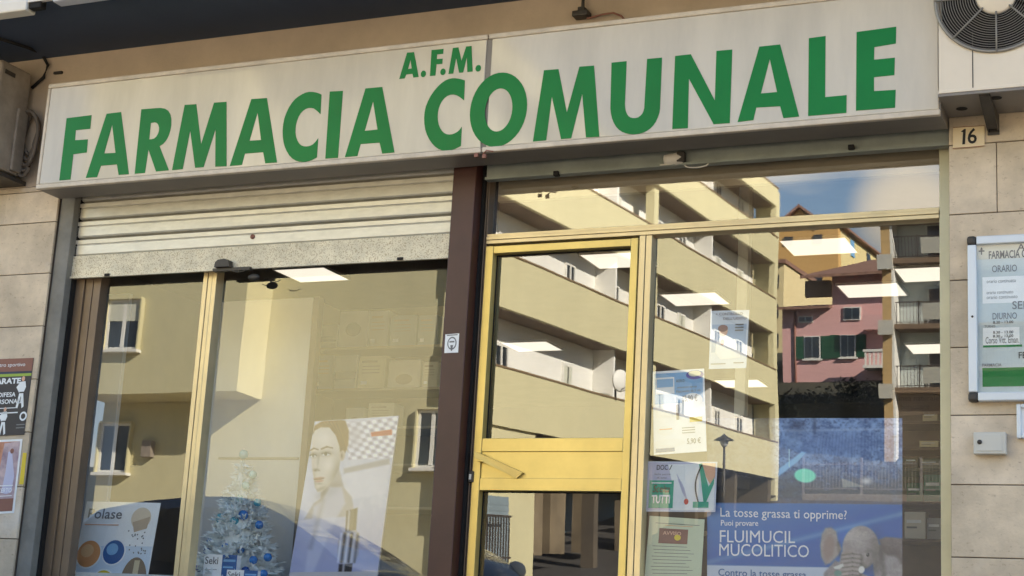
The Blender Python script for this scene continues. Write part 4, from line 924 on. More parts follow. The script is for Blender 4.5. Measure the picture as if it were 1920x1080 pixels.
# pale display back board, shelf unit and the boxes on it
bb = thing('display_board', P(480, 900, 1.0), 'tall pale grey board standing behind the white tree', 'board')
PBD = mat('pale_board', s3(206, 207, 206), .7, var=.04)
MB().bbox(P(392, 700, 1.0).x, P(578, 700, 1.0).x, 1.0, 1.03, 0, P(490, 562, 1.0).z, .004).build('panel', PBD, bb)
MB().box(P(410, 850, .99).x, P(560, 850, .99).x, .992, .999, P(480, 861, .99).z, P(480, 857, .99).z).build('seam_strip', flat('board_seam', s3(160, 154, 142), .7), bb)
MB().bbox(P(578, 700, 1.0).x+.002, P(590, 700, 1.0).x, .98, 1.05, 0, P(490, 562, 1.0).z, .004).build('post', INWALL, bb)
lp = thing('side_panel', P(180, 900, .8), 'bluish white upright panel at the left end of the display window', 'panel')
MB().bbox(P(166, 850, .8).x, P(210, 850, .8).x, .8, .84, 0, 2.35, .006).build('panel', mat('bluish_panel', s3(176, 188, 204), .6, var=.08, scale=.6), lp)
SYv = 1.9
shf = thing('shelf_unit', P(700, 800, SYv), 'shelf unit of product boxes behind the display window', 'shelf unit')
shx = (P(588, 700, SYv).x, P(850, 700, SYv).x)
SHW = mat('shelf_laminate', s3(186, 170, 140), .6, var=.06)
mb = MB()
szs = [P(700, y, SYv).z for y in (650, 728, 800, 870, 950)]
for z in szs: mb.bbox(shx[0], shx[1], SYv-.02, SYv+.32, z-.02, z, .003)
mb.build('shelf', SHW, shf); MB().box(shx[0], shx[1], SYv+.32, SYv+.34, 0, P(700, 560, SYv).z).build('back_panel', mat('shelf_back', s3(150, 138, 112), .7), shf)
MB().box(shx[0]-.03, shx[0]-.001, SYv-.02, SYv+.34, 0, P(700, 560, SYv).z).build('upright', SHW, shf)
BOXES = [(590, 632, 604, 650, 0, 'low grey white carton', s3(196, 194, 184)), (636, 690, 578, 650, 0, 'white carton with a grey oval', s3(204, 202, 196)), (692, 728, 578, 650, 0, 'pale grey ribbed carton', s3(190, 190, 184)), (732, 780, 590, 650, 0, 'grey green carton', s3(176, 178, 166)), (784, 820, 590, 650, 0, 'grey carton at the shelf end', s3(170, 172, 162)),
         (588, 624, 660, 728, 1, 'bluish grey carton', s3(178, 182, 184)), (628, 668, 662, 728, 1, 'grey carton with a dark band', s3(186, 186, 178)), (672, 722, 664, 728, 1, 'cream carton with small labels', s3(222, 212, 176)), (728, 788, 672, 728, 1, 'white carton with a round seal', s3(226, 220, 200)), (792, 820, 678, 728, 1, 'small cream carton', s3(214, 206, 180)),
         (648, 682, 762, 800, 2, 'small white carton with a printed seal', s3(222, 216, 196)), (690, 738, 752, 800, 2, 'wide cream carton', s3(220, 212, 184))]
for i, (a, b, t, _, lv, nm, c_) in enumerate(BOXES):
    y = SYv+.02+.02*(i % 3); z0 = szs[lv]+.001; z1 = z0+(P((a+b)/2, t, y).z-P((a+b)/2, _, y).z)*.97
    row = ('top', 'middle', 'lowest')[lv]
    o = thing('product_box', ((P(a, 650, y).x+P(b, 650, y).x)/2, y, z0), f'{nm} on the {row} lit shelf', 'box', 'product boxes on the display shelves')
    xa_, xb_ = P(a, (t+_)/2, y).x, P(b, (t+_)/2, y).x
    bm_ = flat('carton', c_, .6)
    MB().bbox(xa_, xb_, y, y+.16, z0, z1, .003).build('carton', bm_, o)
    mb = MB(); s = Sheet((xa_, y-.0015, z1), (xb_, y-.0015, z1), (xb_, y-.0015, z0), (xa_, y-.0015, z0))
    if i in (1, 8, 10): s.disc(mb, .5, .5 if i == 1 else .66, .26, .18, INKG if i == 1 else SHW, .3)
    elif i in (0, 6): s.rect(mb, 0, .5, 1, .72, INKG, .3)
    else:
        s.rect(mb, .12, .14, .7, .2, SHW, .3); s.rect(mb, .12, .75, .35, .86, WHITEP, .3)
        for k in range(3): s.rect(mb, .15, .3+.1*k, .8, .32+.1*k, SHW, .3)
    mb.build('label_print', INKG, o)
# white tree with blue baubles
TY = .55
tb = P(445, 1100, TY); tt = P(457, 866, TY)
tr = thing('christmas_tree', (tb.x, TY, 0), 'white artificial christmas tree hung with blue and turquoise baubles', 'christmas tree')
H = tt.z-.25; TW = mat('white_tinsel', s3(238, 244, 244), .7, var=.08)
mb = MB().tube([(tb.x, TY, .0), (tb.x, TY, H*.5), (tt.x, TY, tt.z)], [.02, .018, .01]); mb.build('trunk', TW, tr)
mb = MB()
topz = tt.z; basew = .36
for f in [k/40 for k in range(2, 40)]:      # inner white tufts, added to bounce light out among the needles
    for k in range(int(6+26*f)):
        a = random.random()*6.283; r = (.012+basew*f)*.62; c = Vector((tt.x+(tb.x-tt.x)*f+r*math.cos(a)*.8, TY+r*math.sin(a)*.8, topz-.02-f*(topz-.35)))
        d = Vector((math.cos(a), math.sin(a), .1)); e = d.cross(Vector((0, 0, 1))).normalized()*.03; u = Vector((0, 0, .028))
        mb.add([c-e-u, c+e-u, c+e*.8+u, c-e*.8+u], [(0, 1, 2, 3)])
for i in range(760):
    f = random.random()**.7; z = topz-.02-f*(topz-.35); r = (.015+basew*f)*(.5+.5*random.random()); a = random.random()*6.283
    c = Vector((tt.x+(tb.x-tt.x)*f+r*math.cos(a)*.8, TY+r*math.sin(a)*.8, z)); d0 = Vector((math.cos(a), math.sin(a), -.15+.5*random.random())).normalized()
    for k in range(13):
        d = (d0+Vector((random.gauss(0, .45), random.gauss(0, .45), random.gauss(0, .4)))).normalized(); b = c+d0*random.uniform(-.05, .03); l = random.uniform(.03, .055); e = d.orthogonal().normalized()*.0085
        mb.add([b-e, b+e, b+d*l], [(0, 1, 2)])
mb.build('branches', TW, tr)
BAU = [(457, 852, 10, 0), (474, 890, 9, 1), (461, 910, 9, 1), (448, 936, 10, 1), (483, 942, 9, 2), (414, 972, 11, 2), (440, 977, 10, 2), (456, 966, 11, 3), (486, 984, 9, 3), (395, 1015, 9, 3), (423, 1026, 9, 3), (451, 1030, 9, 3), (475, 1050, 9, 3), (502, 1045, 9, 3), (388, 1034, 8, 4), (373, 1064, 9, 4), (430, 1052, 9, 4), (494, 1076, 9, 3), (460, 1070, 9, 4)]
BC = [mat('bauble_%s' % n_, s3(*c_), .25, var=.04, coat=.4) for n_, c_ in (('pale_aqua', (160, 200, 200)), ('aqua', (170, 212, 208)), ('turquoise', (70, 160, 180)), ('blue', (24, 112, 190)), ('deep_blue', (18, 64, 140)))]
for px, py, r, k in BAU:
    y = TY-.28-.02*((px*7) % 3); c = P(px, py, y); rr = r/3047*9.3
    y2 = TY-max(.03, (tt.z-c.z)*.22); c = P(px, py, y2)
    MB().sphere(c, rr, n=16).lathe([(rr*.25, rr*.95), (rr*.25, rr*1.2), (0, rr*1.22)], c, 'z', 8, WHITEMETAL).build('bauble', BC[k], tr)
def kit(name, cs, y, dep, lab):
    s = sheet_px(cs, y); o = thing(name, s.at(.5, 1), lab, 'box', 'small boxes standing before the white tree')
    a = s.at(0, 0); b = s.at(1, 1)
    MB().bbox(a.x, b.x, y+.003, y+dep, b.z, a.z, .003).build('carton', WHITEP, o)
    s = Sheet((a.x, y+.0015, a.z), (b.x, y+.0015, a.z), (b.x, y+.0015, b.z), (a.x, y+.0015, b.z)); mb = MB()
    s.text(mb, 'Seki', .04, .08, .44, .34, INKG, .4, .01); s.rect(mb, .05, .52, .42, .54, INKG, .4); s.rect(mb, .56, 0, 1, 1, BLUEP, .3); s.rect(mb, .60, .16, .96, .24, BLUEL, .5); s.rect(mb, .60, .4, .9, .46, BLUEL, .5)
    mb.build('label_print', INKG, o)
kit('remedy_box', [(383, 1039), (440, 1039), (440, 1095), (383, 1095)], .30, .05, 'white and blue box reading Seki, higher of two before the tree')
kit('remedy_box', [(425, 1068), (480, 1068), (480, 1110), (425, 1110)], .26, .035, 'white and blue box reading Seki, lower and nearer of two before the tree')
ds = MB().bbox(XL+.03, pil0-.03, GY+.04, .95, .30, .34, .004); ds.build('display_shelf', PBD, None, 'pale shelf board running along the bottom of the display window', 'shelf')

# ------------------------------------------------------------------ shop interior
PANEL = emis('led_panel', (1.0, .90, .74), .20)
for i, (x, y) in enumerate([(-4.52, 3.66), (-4.32, 5.12), (-6.67, 6.94), (-5.07, 9.3), (-2.84, 3.56), (-2.16, 4.58), (-2.73, 5.06), (-2.62, 7.6), (-7.4, 3.62)]):
    lab = ['seen at the top of the door glass', 'below the hearing poster and left of it', 'seen in the middle of the door glass', 'deepest, seen low beside the hearing poster', 'right of the reflected balconies, under the transom', 'cut by the right frame, higher of two there', 'in front of the reflected pink house', 'small one cut by the right frame, lower of two', 'peeping out below the half lowered shutter'][i]
    o = thing('ceiling_panel_light', (x, y, 3.2), f'square white ceiling panel light {lab}', 'ceiling light', 'ceiling lights inside the shop')
    MB().box(x-.25, x+.25, y-.23, y+.23, 3.183, 3.199).build('light_panel', PANEL, o)
    MB().box(x-.262, x-.251, y-.242, y+.242, 3.18, 3.1995).box(x+.251, x+.262, y-.242, y+.242, 3.18, 3.1995).box(x-.25, x+.25, y-.242, y-.231, 3.18, 3.1995).box(x-.25, x+.25, y+.231, y+.242, 3.18, 3.1995).build('light_rim', WHITEMETAL, o)
cl_ = P(1389, 600, 1.6)
o = thing('shop_column', (cl_.x, 1.6, 0), 'slim white column inside the shop behind the hearing poster', 'column')
MB().bbox(P(1380, 600, 1.6).x, P(1400, 600, 1.6).x, 1.6, 1.68, P(1389, 778, 1.6).z, 3.198, .006).build('shaft', mat('column_white', s3(206, 204, 190), .6), o)
tp = P(1389, 776, 1.6); MB().box(tp.x-.012, tp.x+.012, 1.62, 1.65, 0, tp.z).build('foot_rod', DARKMETAL, o)
# wall shelving at the right with boxes
IS = 2.6
wx0, wx1 = P(1668, 850, IS).x, P(1790, 850, IS).x
ws = thing('wall_shelving', (wx0+.3, IS, 0), 'dark wall shelving with a brown header panel behind the right window', 'shelving')
DKS = mat('dark_shelf_wood', s3(86, 66, 50), .6, var=.2, scale=4)
mb = MB(); wzs = [P(1700, y, IS).z for y in (790, 838, 878, 940, 1010)]
for z in wzs: mb.bbox(wx0, wx1, IS, IS+.3, z-.02, z, .003)
mb.build('shelf', DKS, ws); MB().box(wx0, wx1, IS+.3, IS+.33, 0, P(1700, 728, IS).z).build('back_panel', DKS, ws)
hp = MB(); s = sheet_px([(1672, 732), (1790, 732), (1790, 776), (1672, 780)], IS-.01); s.card(hp, mat('brown_header', s3(116, 90, 72), .6)); s.text(hp, 'Linea naturale', .06, .2, .75, .42, BROWN, 2); s.text(hp, 'e benessere', .06, .55, .6, .75, BROWN, 2); hp.build('header_panel', BROWN, ws)
stk = [(1724, 1760, 826, 838, 1, 'cream carton with lettering', s3(226, 216, 180)), (1730, 1758, 812, 824, 0, 'pale carton', s3(200, 190, 160)), (1700, 1730, 905, 940, 3, 'dark green carton', s3(30, 92, 62)), (1732, 1768, 890, 940, 3, 'teal green carton', s3(36, 106, 92)), (1738, 1765, 913, 940, 3, 'ochre carton', s3(190, 140, 50)), (1696, 1722, 856, 878, 2, 'brown carton', s3(110, 84, 60)), (1725, 1762, 860, 878, 2, 'grey brown carton', s3(130, 118, 100)), (1696, 1735, 960, 1010, 4, 'white carton', s3(216, 210, 196)), (1738, 1766, 970, 1010, 4, 'grey carton', s3(150, 150, 150))]
for i, (a, b, t, b2, lv, nm, c_) in enumerate(stk):
    y = IS-.03*(i % 2)-.015*(i == 4)+.02; z0 = wzs[lv]+.001 if lv else wzs[1]+.14; z1 = z0+(P(a, t, y).z-P(a, b2, y).z)
    if lv == 0: z0 = wzs[0]+.001; z1 = z0+.06
    o = thing('medicine_box', ((P(a, 850, y).x+P(b, 850, y).x)/2, y, z0), f'{nm} on the dark shelving behind the right window', 'box', 'boxes on the dark wall shelving')
    xa_, xb_ = P(a, 850, y).x, P(b, 850, y).x
    MB().bbox(xa_, xb_, y, y+.14, z0, z1, .003).build('carton', flat('carton_b', c_, .6), o)
    mb = MB(); s = Sheet((xa_, y-.0015, z1), (xb_, y-.0015, z1), (xb_, y-.0015, z0), (xa_, y-.0015, z0)); s.rect(mb, .1, .3, .8, .42, WHITEP, .3); s.rect(mb, .1, .55, .6, .62, INKG, .3); mb.build('label_print', WHITEP, o)
dk = thing('sales_counter', (-3.3, 4.2, 0), 'dark shop counter with a pale top deep inside the shop', 'counter')
MB().bbox(-4.2, -2.2, 4.0, 4.6, 0, .98, .01).build('body', DKS, dk); MB().bbox(-4.25, -2.15, 3.95, 4.65, .981, 1.02, .006).build('top', SHW, dk)

# ================================================================== across the street (seen in the glass)
STUC = mat('ochre_stucco', s3(202, 194, 154), .85, var=.05, scale=.9, aniso=(1, 1, .35), detail=5)
SOFB = mat('balcony_soffit', s3(120, 100, 80), .9, var=.08, scale=.8)
WALLW = mat('white_balcony_wall', s3(232, 230, 222), .85, var=.05, scale=.6)
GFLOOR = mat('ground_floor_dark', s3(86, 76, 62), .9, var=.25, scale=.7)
WFR = flat('white_window_frame', s3(226, 224, 216), .5); SHUT = mat('grey_roller', s3(126, 140, 146), .6, var=.1, scale=2)
BLIND = mat('pale_blind', s3(200, 200, 184), .7, var=.05)
RAIL = flat('iron_rail', s3(60, 50, 44), .6)
def slab(mb, x0, x1, Y0, Y1, z0, z1, m=None): mb.box(x0, x1, ry(Y1), ry(Y0), z0, z1, m)
XF = -17.3; YA, YB, YC = 27.0, 58.2, 28.0; DEP = 1.0
apt = thing('apartment_building', (-22, ry(40), 0), 'large ochre apartment building with long stacked balconies reflected in the glass', 'building')
# body behind the balconies, seen from the pharmacy
mb = MB()
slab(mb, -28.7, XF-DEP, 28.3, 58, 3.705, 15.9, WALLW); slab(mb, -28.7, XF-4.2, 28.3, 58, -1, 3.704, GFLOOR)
mb.build('core_wall', WALLW, apt)
mb = MB()
slab(mb, -28.9, XF-DEP-.02, 28.24, 28.299, -1, 15.95)             # front wall, recessed plane
slab(mb, -28.9, -23.75, YA, 28.239, 6.95, 15.95)                    # bay at the far left
slab(mb, -18.45, XF-DEP-.002, 28.12, 28.239, 6.95, 15.95)
slab(mb, -28.95, -28.7, 28.3, 58, -1, 15.95)
mb.build('front_wall', STUC, apt)
PAR = [(3.70, 5.22), (6.82, 8.28), (9.82, 11.30), (12.82, 13.95), (15.3, 16.1)]
for i, (z0, z1) in enumerate(PAR):
    mb = MB(); slab(mb, XF-.14, XF, YC, YB, z0, z1); slab(mb, XF-DEP+.001, XF-.141, YC, YC+.14, z0, z1); slab(mb, XF-DEP+.001, XF-.141, YB-.14, YB, z0, z1)
    mb.build('balcony_parapet', STUC, apt)
    mb = MB(); slab(mb, XF-.16, XF+.03, YC-.02, YB+.02, z1+.001, z1+.05); mb.build('coping', flat('coping', s3(130, 108, 78), .8), apt)
    mb = MB(); slab(mb, XF-DEP+.001, XF-.141, YC+.141, YB-.141, z0+.02, z0+.2); mb.build('balcony_floor', SOFB, apt)
mb = MB()
slab(mb, XF-.24, XF-.005, YB-.35, YB-.01, 3.0, 16.0); slab(mb, XF-DEP, XF-.02, YB+.001, YB+.3, 1.5, 16.0)
slab(mb, XF-.45, XF-.145, 42.4, 42.85, 3.9, 15.8); slab(mb, XF-.45, XF-.145, YC+.15, YC+.8, -.5, 15.8)
mb.build('corner_pier', STUC, apt)
for i in range(4):
    zf = PAR[i][0]+.2; zc = PAR[i+1][0]+.02
    for Yp in (39.2, 49.6):
        mb = MB(); slab(mb, XF-DEP+.002, XF-.30, Yp, Yp+.14, zf, zc-.001); mb.build('partition', WALLW, apt)
    for Yw in (31.6, 36.6, 40.6, 45.2, 47.6, 52.3, 55.4):
        x = XF-DEP+.002; h = 2.25; wdt = .95 if int(Yw) % 2 else .8
        mb = MB()
        for (a, b, c, d) in ((Yw, Yw+.09, zf, zf+h), (Yw+wdt-.09, Yw+wdt, zf, zf+h), (Yw+wdt/2-.04, Yw+wdt/2+.04, zf, zf+h-.09), (Yw+.09, Yw+wdt-.09, zf+h-.09, zf+h)): slab(mb, x, x+.05, a, b, c, d)
        wf = mb.build('balcony_window', WFR, apt)
        mb = MB(); slab(mb, x, x+.02, Yw+.09, Yw+wdt-.09, zf, zf+h-.1); mb.build('window_glass', DARKGLASS, wf)
        if (i+int(Yw)) % 3 == 0:
            mb = MB(); slab(mb, x+.03, x+.05, Yw+.09, Yw+wdt-.09, zf+h*.45, zf+h-.1); mb.build('roller_blind', BLIND, wf)
# ground floor: lit corner, then a deep dark recess with closed shutters
mb = MB(); slab(mb, XF-DEP+.001, XF-.1, YC+.1, 32.6, -1, 3.69); mb.build('corner_wall', STUC, apt)
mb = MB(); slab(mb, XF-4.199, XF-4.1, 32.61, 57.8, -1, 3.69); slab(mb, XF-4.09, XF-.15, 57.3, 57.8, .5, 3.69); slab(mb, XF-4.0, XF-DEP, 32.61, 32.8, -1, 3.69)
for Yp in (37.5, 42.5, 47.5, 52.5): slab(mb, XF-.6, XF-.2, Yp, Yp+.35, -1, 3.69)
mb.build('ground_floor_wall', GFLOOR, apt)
for Yg in (29.2,): 
    mb = MB(); slab(mb, XF-.099, XF-.07, Yg, Yg+1.6, -.4, 1.9); 
    for k in range(14): slab(mb, XF-.07, XF-.06, Yg, Yg+1.6, -.4+.16*k, -.3+.16*k)
    mb.build('garage_shutter', SHUT, apt)
for Yg in (34, 38.2, 43, 47.5, 52.5):
    mb = MB(); zg = -.6 if Yg < 42 else .9
    slab(mb, XF-4.099, XF-4.06, Yg, Yg+2.6, zg, zg+2.5)
    for k in range(15): slab(mb, XF-4.059, XF-4.04, Yg, Yg+2.6, zg+.165*k, zg+.12+.165*k)
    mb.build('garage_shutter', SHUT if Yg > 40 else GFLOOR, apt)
mb = MB()
for k, Yb in enumerate((33.4, 35.6, 39.0, 41.2, 44.5, 46.2, 49.8)): slab(mb, XF-.9-.3*(k % 3), XF-.55-.3*(k % 3), Yb, Yb+.9+.3*(k % 2), .4+.05*k, 2.2+.3*(k % 3))
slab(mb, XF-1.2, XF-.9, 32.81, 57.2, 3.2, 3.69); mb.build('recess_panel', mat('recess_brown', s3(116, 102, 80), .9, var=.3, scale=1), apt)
mb = MB()
for k in range(9): slab(mb, XF+.30, XF+.33, 28.6+.17*k, 28.63+.17*k, -.5, 1.35)
slab(mb, XF+.29, XF+.34, 28.5, 30.1, 1.35, 1.4); slab(mb, XF+.29, XF+.34, 28.5, 30.1, .3, .35)
gt = thing('iron_gate', (XF+.3, ry(29.3), -.5), 'thin iron gate before the lit corner, low at the left of the lower door glass', 'gate'); mb.build('bars', RAIL, gt)
# front windows
def front_window(x0, x1, Y, z0, z1, blind):
    mb = MB(); d = .10
    for a, b, c, e in ((x0, x0+.07, z0, z1), (x1-.07, x1, z0, z1), ((x0+x1)/2-.05, (x0+x1)/2+.05, z0+.07, z1-.07), (x0+.07, x1-.07, z0, z0+.08), (x0+.07, x1-.07, z1-.07, z1)): slab(mb, a, b, Y-.06, Y-.005, c, e)
    wf = mb.build('window', WFR, apt)
    mb = MB(); slab(mb, x0+.06, x1-.06, Y-.03, Y-.008, z0+.07, z1-.06); mb.build('window_glass', DARKGLASS, wf)
    mb = MB(); slab(mb, x0-.09, x1+.09, Y-.22, Y-.001, z0-.08, z0-.001); mb.build('sill', WFR, wf)
    if blind: mb = MB(); slab(mb, x0+.07, x1-.07, Y-.058, Y-.04, z1-(z1-z0)*.42, z1-.07); mb.build('roller_blind', BLIND, wf)
    mb = MB(); slab(mb, x0-.02, x1+.02, Y-.16, Y-.001, z1+.001, z1+.05); slab(mb, x1+.001, x1+.05, Y-.16, Y-.001, z0, z1); slab(mb, x0-.05, x0-.001, Y-.16, Y-.001, z0, z1); mb.build('reveal', STUC, wf)
front_window(-28.15, -27.05, YA, 8.15, 9.55, True)
front_window(-29.0+.15, -27.85, 28.24, 4.95, 6.35, False)
front_window(-18.95, -18.1, 28.24, 5.1, 6.6, False); front_window(-27.6, -26.7, YA, 11.2, 12.6, True)
mb = MB(); slab(mb, -27.35, -27.05, 28.05, 28.235, 5.4, 5.85); mb.build('wall_lamp_box', BEIGE, apt)
rf = MB(); slab(rf, -29.1, XF-DEP-.02, YA-.1, YB, 15.96, 16.12); rf.build('roof', SOFB, apt)
# satellite dish on the parapet
sd_o = thing('satellite_dish', (XF+.15, ry(38.6), 5.3), 'white satellite dish above the lowest balcony parapet', 'satellite dish')
mb = MB().lathe([(0, .06), (.18, .045), (.32, .01), (.36, -.03), (.34, -.035), (0, .03)], (0, 0, 0), 'x', 20)
mb.v = [tuple(Vector((XF+.22, ry(38.5), 5.78))+Matrix.Rotation(.45, 3, 'Z') @ Vector(p)) for p in mb.v]; mb.build('reflector', WFR, sd_o, normals=True)
MB().tube([(XF+.02, ry(38.6), 5.2), (XF+.02, ry(38.6), 5.7), (XF+.15, ry(38.55), 5.76)], .025).build('mast', DARKMETAL, sd_o)
MB().tube([(XF+.22, ry(38.5), 5.5), (XF+.62, ry(38.3), 5.62)], .015).bbox(XF+.6, XF+.7, ry(38.35), ry(38.25), 5.58, 5.68, .01).build('feed_arm', DARKMETAL, sd_o)

# grey building with balconies further up
gb_ = thing('grey_balcony_building', (-12, ry(70), 6), 'grey building with iron railed balconies and tan edge pier reflected at the right', 'building')
GWALL = mat('grey_render', s3(192, 200, 196), .85, var=.06, scale=.5); TPIER = mat('tan_pier', s3(190, 160, 110), .85, var=.08)
gx0, gx1 = -14.2, -4.5; GYb = 69.4
mb = MB(); slab(mb, gx0-.1, gx1, GYb, 80, 8.2, 16.4); mb.build('wall', GWALL, gb_)
mb = MB(); slab(mb, gx0+.0, gx1-.31, 68.6, 80, 2, 8.199); mb.build('base_wall', GFLOOR, gb_)  # dark colour stands in for shade on the lower wall
mb = MB(); slab(mb, -14.75, -14.32, 67.95, 69.39, 2, 16.4); mb.build('edge_pier', TPIER, gb_); mb = MB(); slab(mb, -14.319, -14.21, 67.95, 69.3, 2, 16.4); mb.build('edge_strip', WFR, gb_)
mb = MB(); slab(mb, gx1-.3, gx1, 67.9, 69.39, 2, 16.4); mb.build('side_pier', TPIER, gb_)
for i, z in enumerate((8.46, 11.5, 14.57)):
    mb = MB(); slab(mb, -14.2, gx1-.31, 67.9, 69.39, z-.25, z); mb.build('balcony_slab', SOFB, gb_)
    mb = MB(); slab(mb, -14.9, -14.2, 67.6, 67.89, z-.55, z+.15, GALV); mb.build('drain_box', GALV, gb_)
    mb = MB()
    for k in range(60):
        xx = -14.1+k*.155
        if xx < gx1-.4: slab(mb, xx, xx+.022, 67.95, 67.97, z+.05, z+1.0)
    slab(mb, -14.15, gx1-.35, 67.93, 67.99, z+1.0, z+1.05); slab(mb, -14.15, gx1-.35, 67.94, 67.98, z+.05, z+.09); slab(mb, -13.1, -13.05, 67.93, 67.99, z, z+1.1)
    mb.build('balcony_railing', RAIL, gb_)
    mb = MB(); slab(mb, -12.9, -11.95, 67.90, 67.93, z+.18, z+.95); mb.build('railing_screen', flat('grey_screen', s3(170, 168, 156), .7), gb_)
    mb = MB(); slab(mb, -12.9, -11.3, 69.3, 69.385, z+.02, z+1.82); wf = mb.build('balcony_window', WFR, gb_)
    mb = MB(); slab(mb, -12.8, -12.15, 69.27, 69.299, z+.1, z+1.75); slab(mb, -12.05, -11.4, 69.27, 69.299, z+.1, z+1.75); mb.build('window_glass', DARKGLASS, wf)
    if i != 2: mb = MB(); slab(mb, -12.8, -11.4, 69.2, 69.265, z+1.0, z+1.8); mb.build('awning_blind', flat('dark_blind', s3(92, 86, 84), .8), wf)
mb = MB(); slab(mb, -15.0, gx1+.2, 67.6, 80.2, 16.41, 16.55); mb.build('roof', SOFB, gb_)

# pink house on the slope
ph = thing('pink_house', (-21, ry(92), 11), 'pink house with green shutters and tiled eaves reflected above the dark hedge', 'house')
PINK = mat('pink_render', s3(220, 172, 168), .85, var=.05, scale=.4); TILE = mat('roof_tiles', s3(138, 104, 88), .9, var=.3, scale=4, bump=.4, bscale=8)
SHG = flat('green_shutter', s3(28, 84, 58), .6)
mb = MB(); slab(mb, -25.1, -22.05, 90, 98, 8, 15.75); slab(mb, -22.05, -13.5, 90, 98, 8, 17.75); mb.build('wall', PINK, ph)
mb = MB(); mb.add([(-25.9, ry(89.1), 15.75), (-22.06, ry(89.1), 15.75), (-22.06, ry(98), 17.2), (-25.9, ry(98), 17.2), (-25.9, ry(89.1), 15.6), (-22.06, ry(89.1), 15.6), (-22.06, ry(98), 17.05), (-25.9, ry(98), 17.05)], [(0, 1, 2, 3), (7, 6, 5, 4), (0, 4, 5, 1), (3, 2, 6, 7), (0, 3, 7, 4), (1, 5, 6, 2)]); mb.build('roof', TILE, ph, normals=True)
mb = MB(); mb.add([(-23.7, ry(88.7), 17.6), (-13.2, ry(88.7), 17.75), (-13.2, ry(94), 19.4), (-20.5, ry(94), 19.3), (-23.7, ry(88.7), 17.42), (-13.2, ry(88.7), 17.57), (-13.2, ry(94), 19.2), (-20.5, ry(94), 19.1)], [(0, 1, 2, 3), (7, 6, 5, 4), (0, 4, 5, 1), (3, 2, 6, 7), (0, 3, 7, 4), (1, 5, 6, 2)])
mb.build('roof', TILE, ph, normals=True)
mb = MB(); slab(mb, -23.6, -22.06, 89.6, 89.99, 16.4, 17.4); mb.build('eave_bracket', SOFB, ph)
def pwin(x0, x1, z0, z1, sh_):
    mb = MB(); slab(mb, x0, x1, 89.9, 89.99, z0, z1); wf = mb.build('window', WFR, ph)
    mb = MB(); m_ = (x0+x1)/2; slab(mb, x0+.08, m_-.04, 89.86, 89.899, z0+.08, z1-.06); slab(mb, m_+.04, x1-.08, 89.86, 89.899, z0+.08, z1-.06); mb.build('window_glass', DARKGLASS, wf)
    if sh_:
        for a in (x0-.62, x1+.03):
            mb = MB(); slab(mb, a, a+.58, 89.9, 89.97, z0, z1)
            for k in range(9): slab(mb, a+.05, a+.53, 89.88, 89.899, z0+.08+(z1-z0-.15)*k/9, z0+.08+(z1-z0-.15)*(k+.6)/9)
            mb.build('shutter', SHG, wf)
        mb = MB(); slab(mb, x0-.1, x1+.1, 89.8, 89.95, z0-.1, z0-.001); mb.build('sill', WFR, wf)
pwin(-23.75, -22.75, 12.6, 14.0, True); pwin(-21.55, -20.6, 12.65, 14.05, True); pwin(-21.35, -20.3, 14.95, 15.75, False); pwin(-24.1, -23.2, 14.85, 15.25, False)
mb = MB(); slab(mb, -20.0, -14, 88.9, 89.99, 14.2, 14.38); slab(mb, -20.0, -14, 88.9, 89.0, 14.38, 15.1); mb.build('balcony', PINK, ph)
mb = MB()
for k in range(24):
    slab(mb, -19.8+k*.25, -19.7+k*.25, 88.6, 88.7, 12.0, 12.8)
slab(mb, -19.9, -14, 88.55, 88.75, 12.8, 12.95); slab(mb, -19.9, -14, 88.5, 89.99, 11.8, 11.99); mb.build('balustrade', WFR, ph)
mb = MB(); mb.tube([(-24.3, ry(89.93), 15.6), (-24.3, ry(89.93), 9)], .07); mb.build('downpipe', BROWNI, ph)

# ochre tower houses behind
oc = thing('ochre_house', (-33, ry(132), 18), 'tall ochre house with small square windows behind the pink house', 'house')
OCW = mat('deep_ochre_render', s3(210, 168, 104), .85, var=.05, scale=.3)
mb = MB(); slab(mb, -37.5, -30.4, 130, 150, 14, 29.2); mb.prism([(-35.8, ry(130), 29.21), (-32.0, ry(130), 29.21), (-33.9, ry(130), 30.9)], (0, -20, 0)); mb.build('wall', OCW, oc, normals=True)
mb = MB()
for a in ((-36.1, 29.3, -33.9, 31.0), (-31.7, 29.3, -33.9, 31.0)):
    x0, z0, x1, z1 = a; mb.add([(x0, ry(129.5), z0), (x1, ry(129.5), z1), (x1, ry(150), z1), (x0, ry(150), z0), (x0, ry(129.5), z0+.25), (x1, ry(129.5), z1+.25), (x1, ry(150), z1+.25), (x0, ry(150), z0+.25)], [(0, 1, 2, 3), (4, 5, 6, 7), (0, 1, 5, 4), (2, 3, 7, 6), (0, 3, 7, 4), (1, 2, 6, 5)])
mb.build('roof', TILE, oc, normals=True)
for x, z in ((-35.3, 27.6), (-35.3, 25.2), (-35.3, 22.8), (-32.6, 24.2), (-32.6, 27.6)):
    mb = MB(); slab(mb, x, x+.8, 129.9, 129.99, z, z+.8); mb.build('window', DARKGLASS, oc)
oc2 = thing('long_ochre_house', (-28, ry(150), 18), 'long pale ochre house with sloping roof line receding up the hill', 'house')
mb = MB(); mb.prism([(-30.39, ry(131), 14), (-30.39, ry(176), 14), (-30.39, ry(176), 29.6), (-30.39, ry(131), 29.0)], (-1.8, 0, 0)); mb.build('wall', mat('pale_ochre_render', s3(224, 206, 150), .85, var=.05), oc2, normals=True)
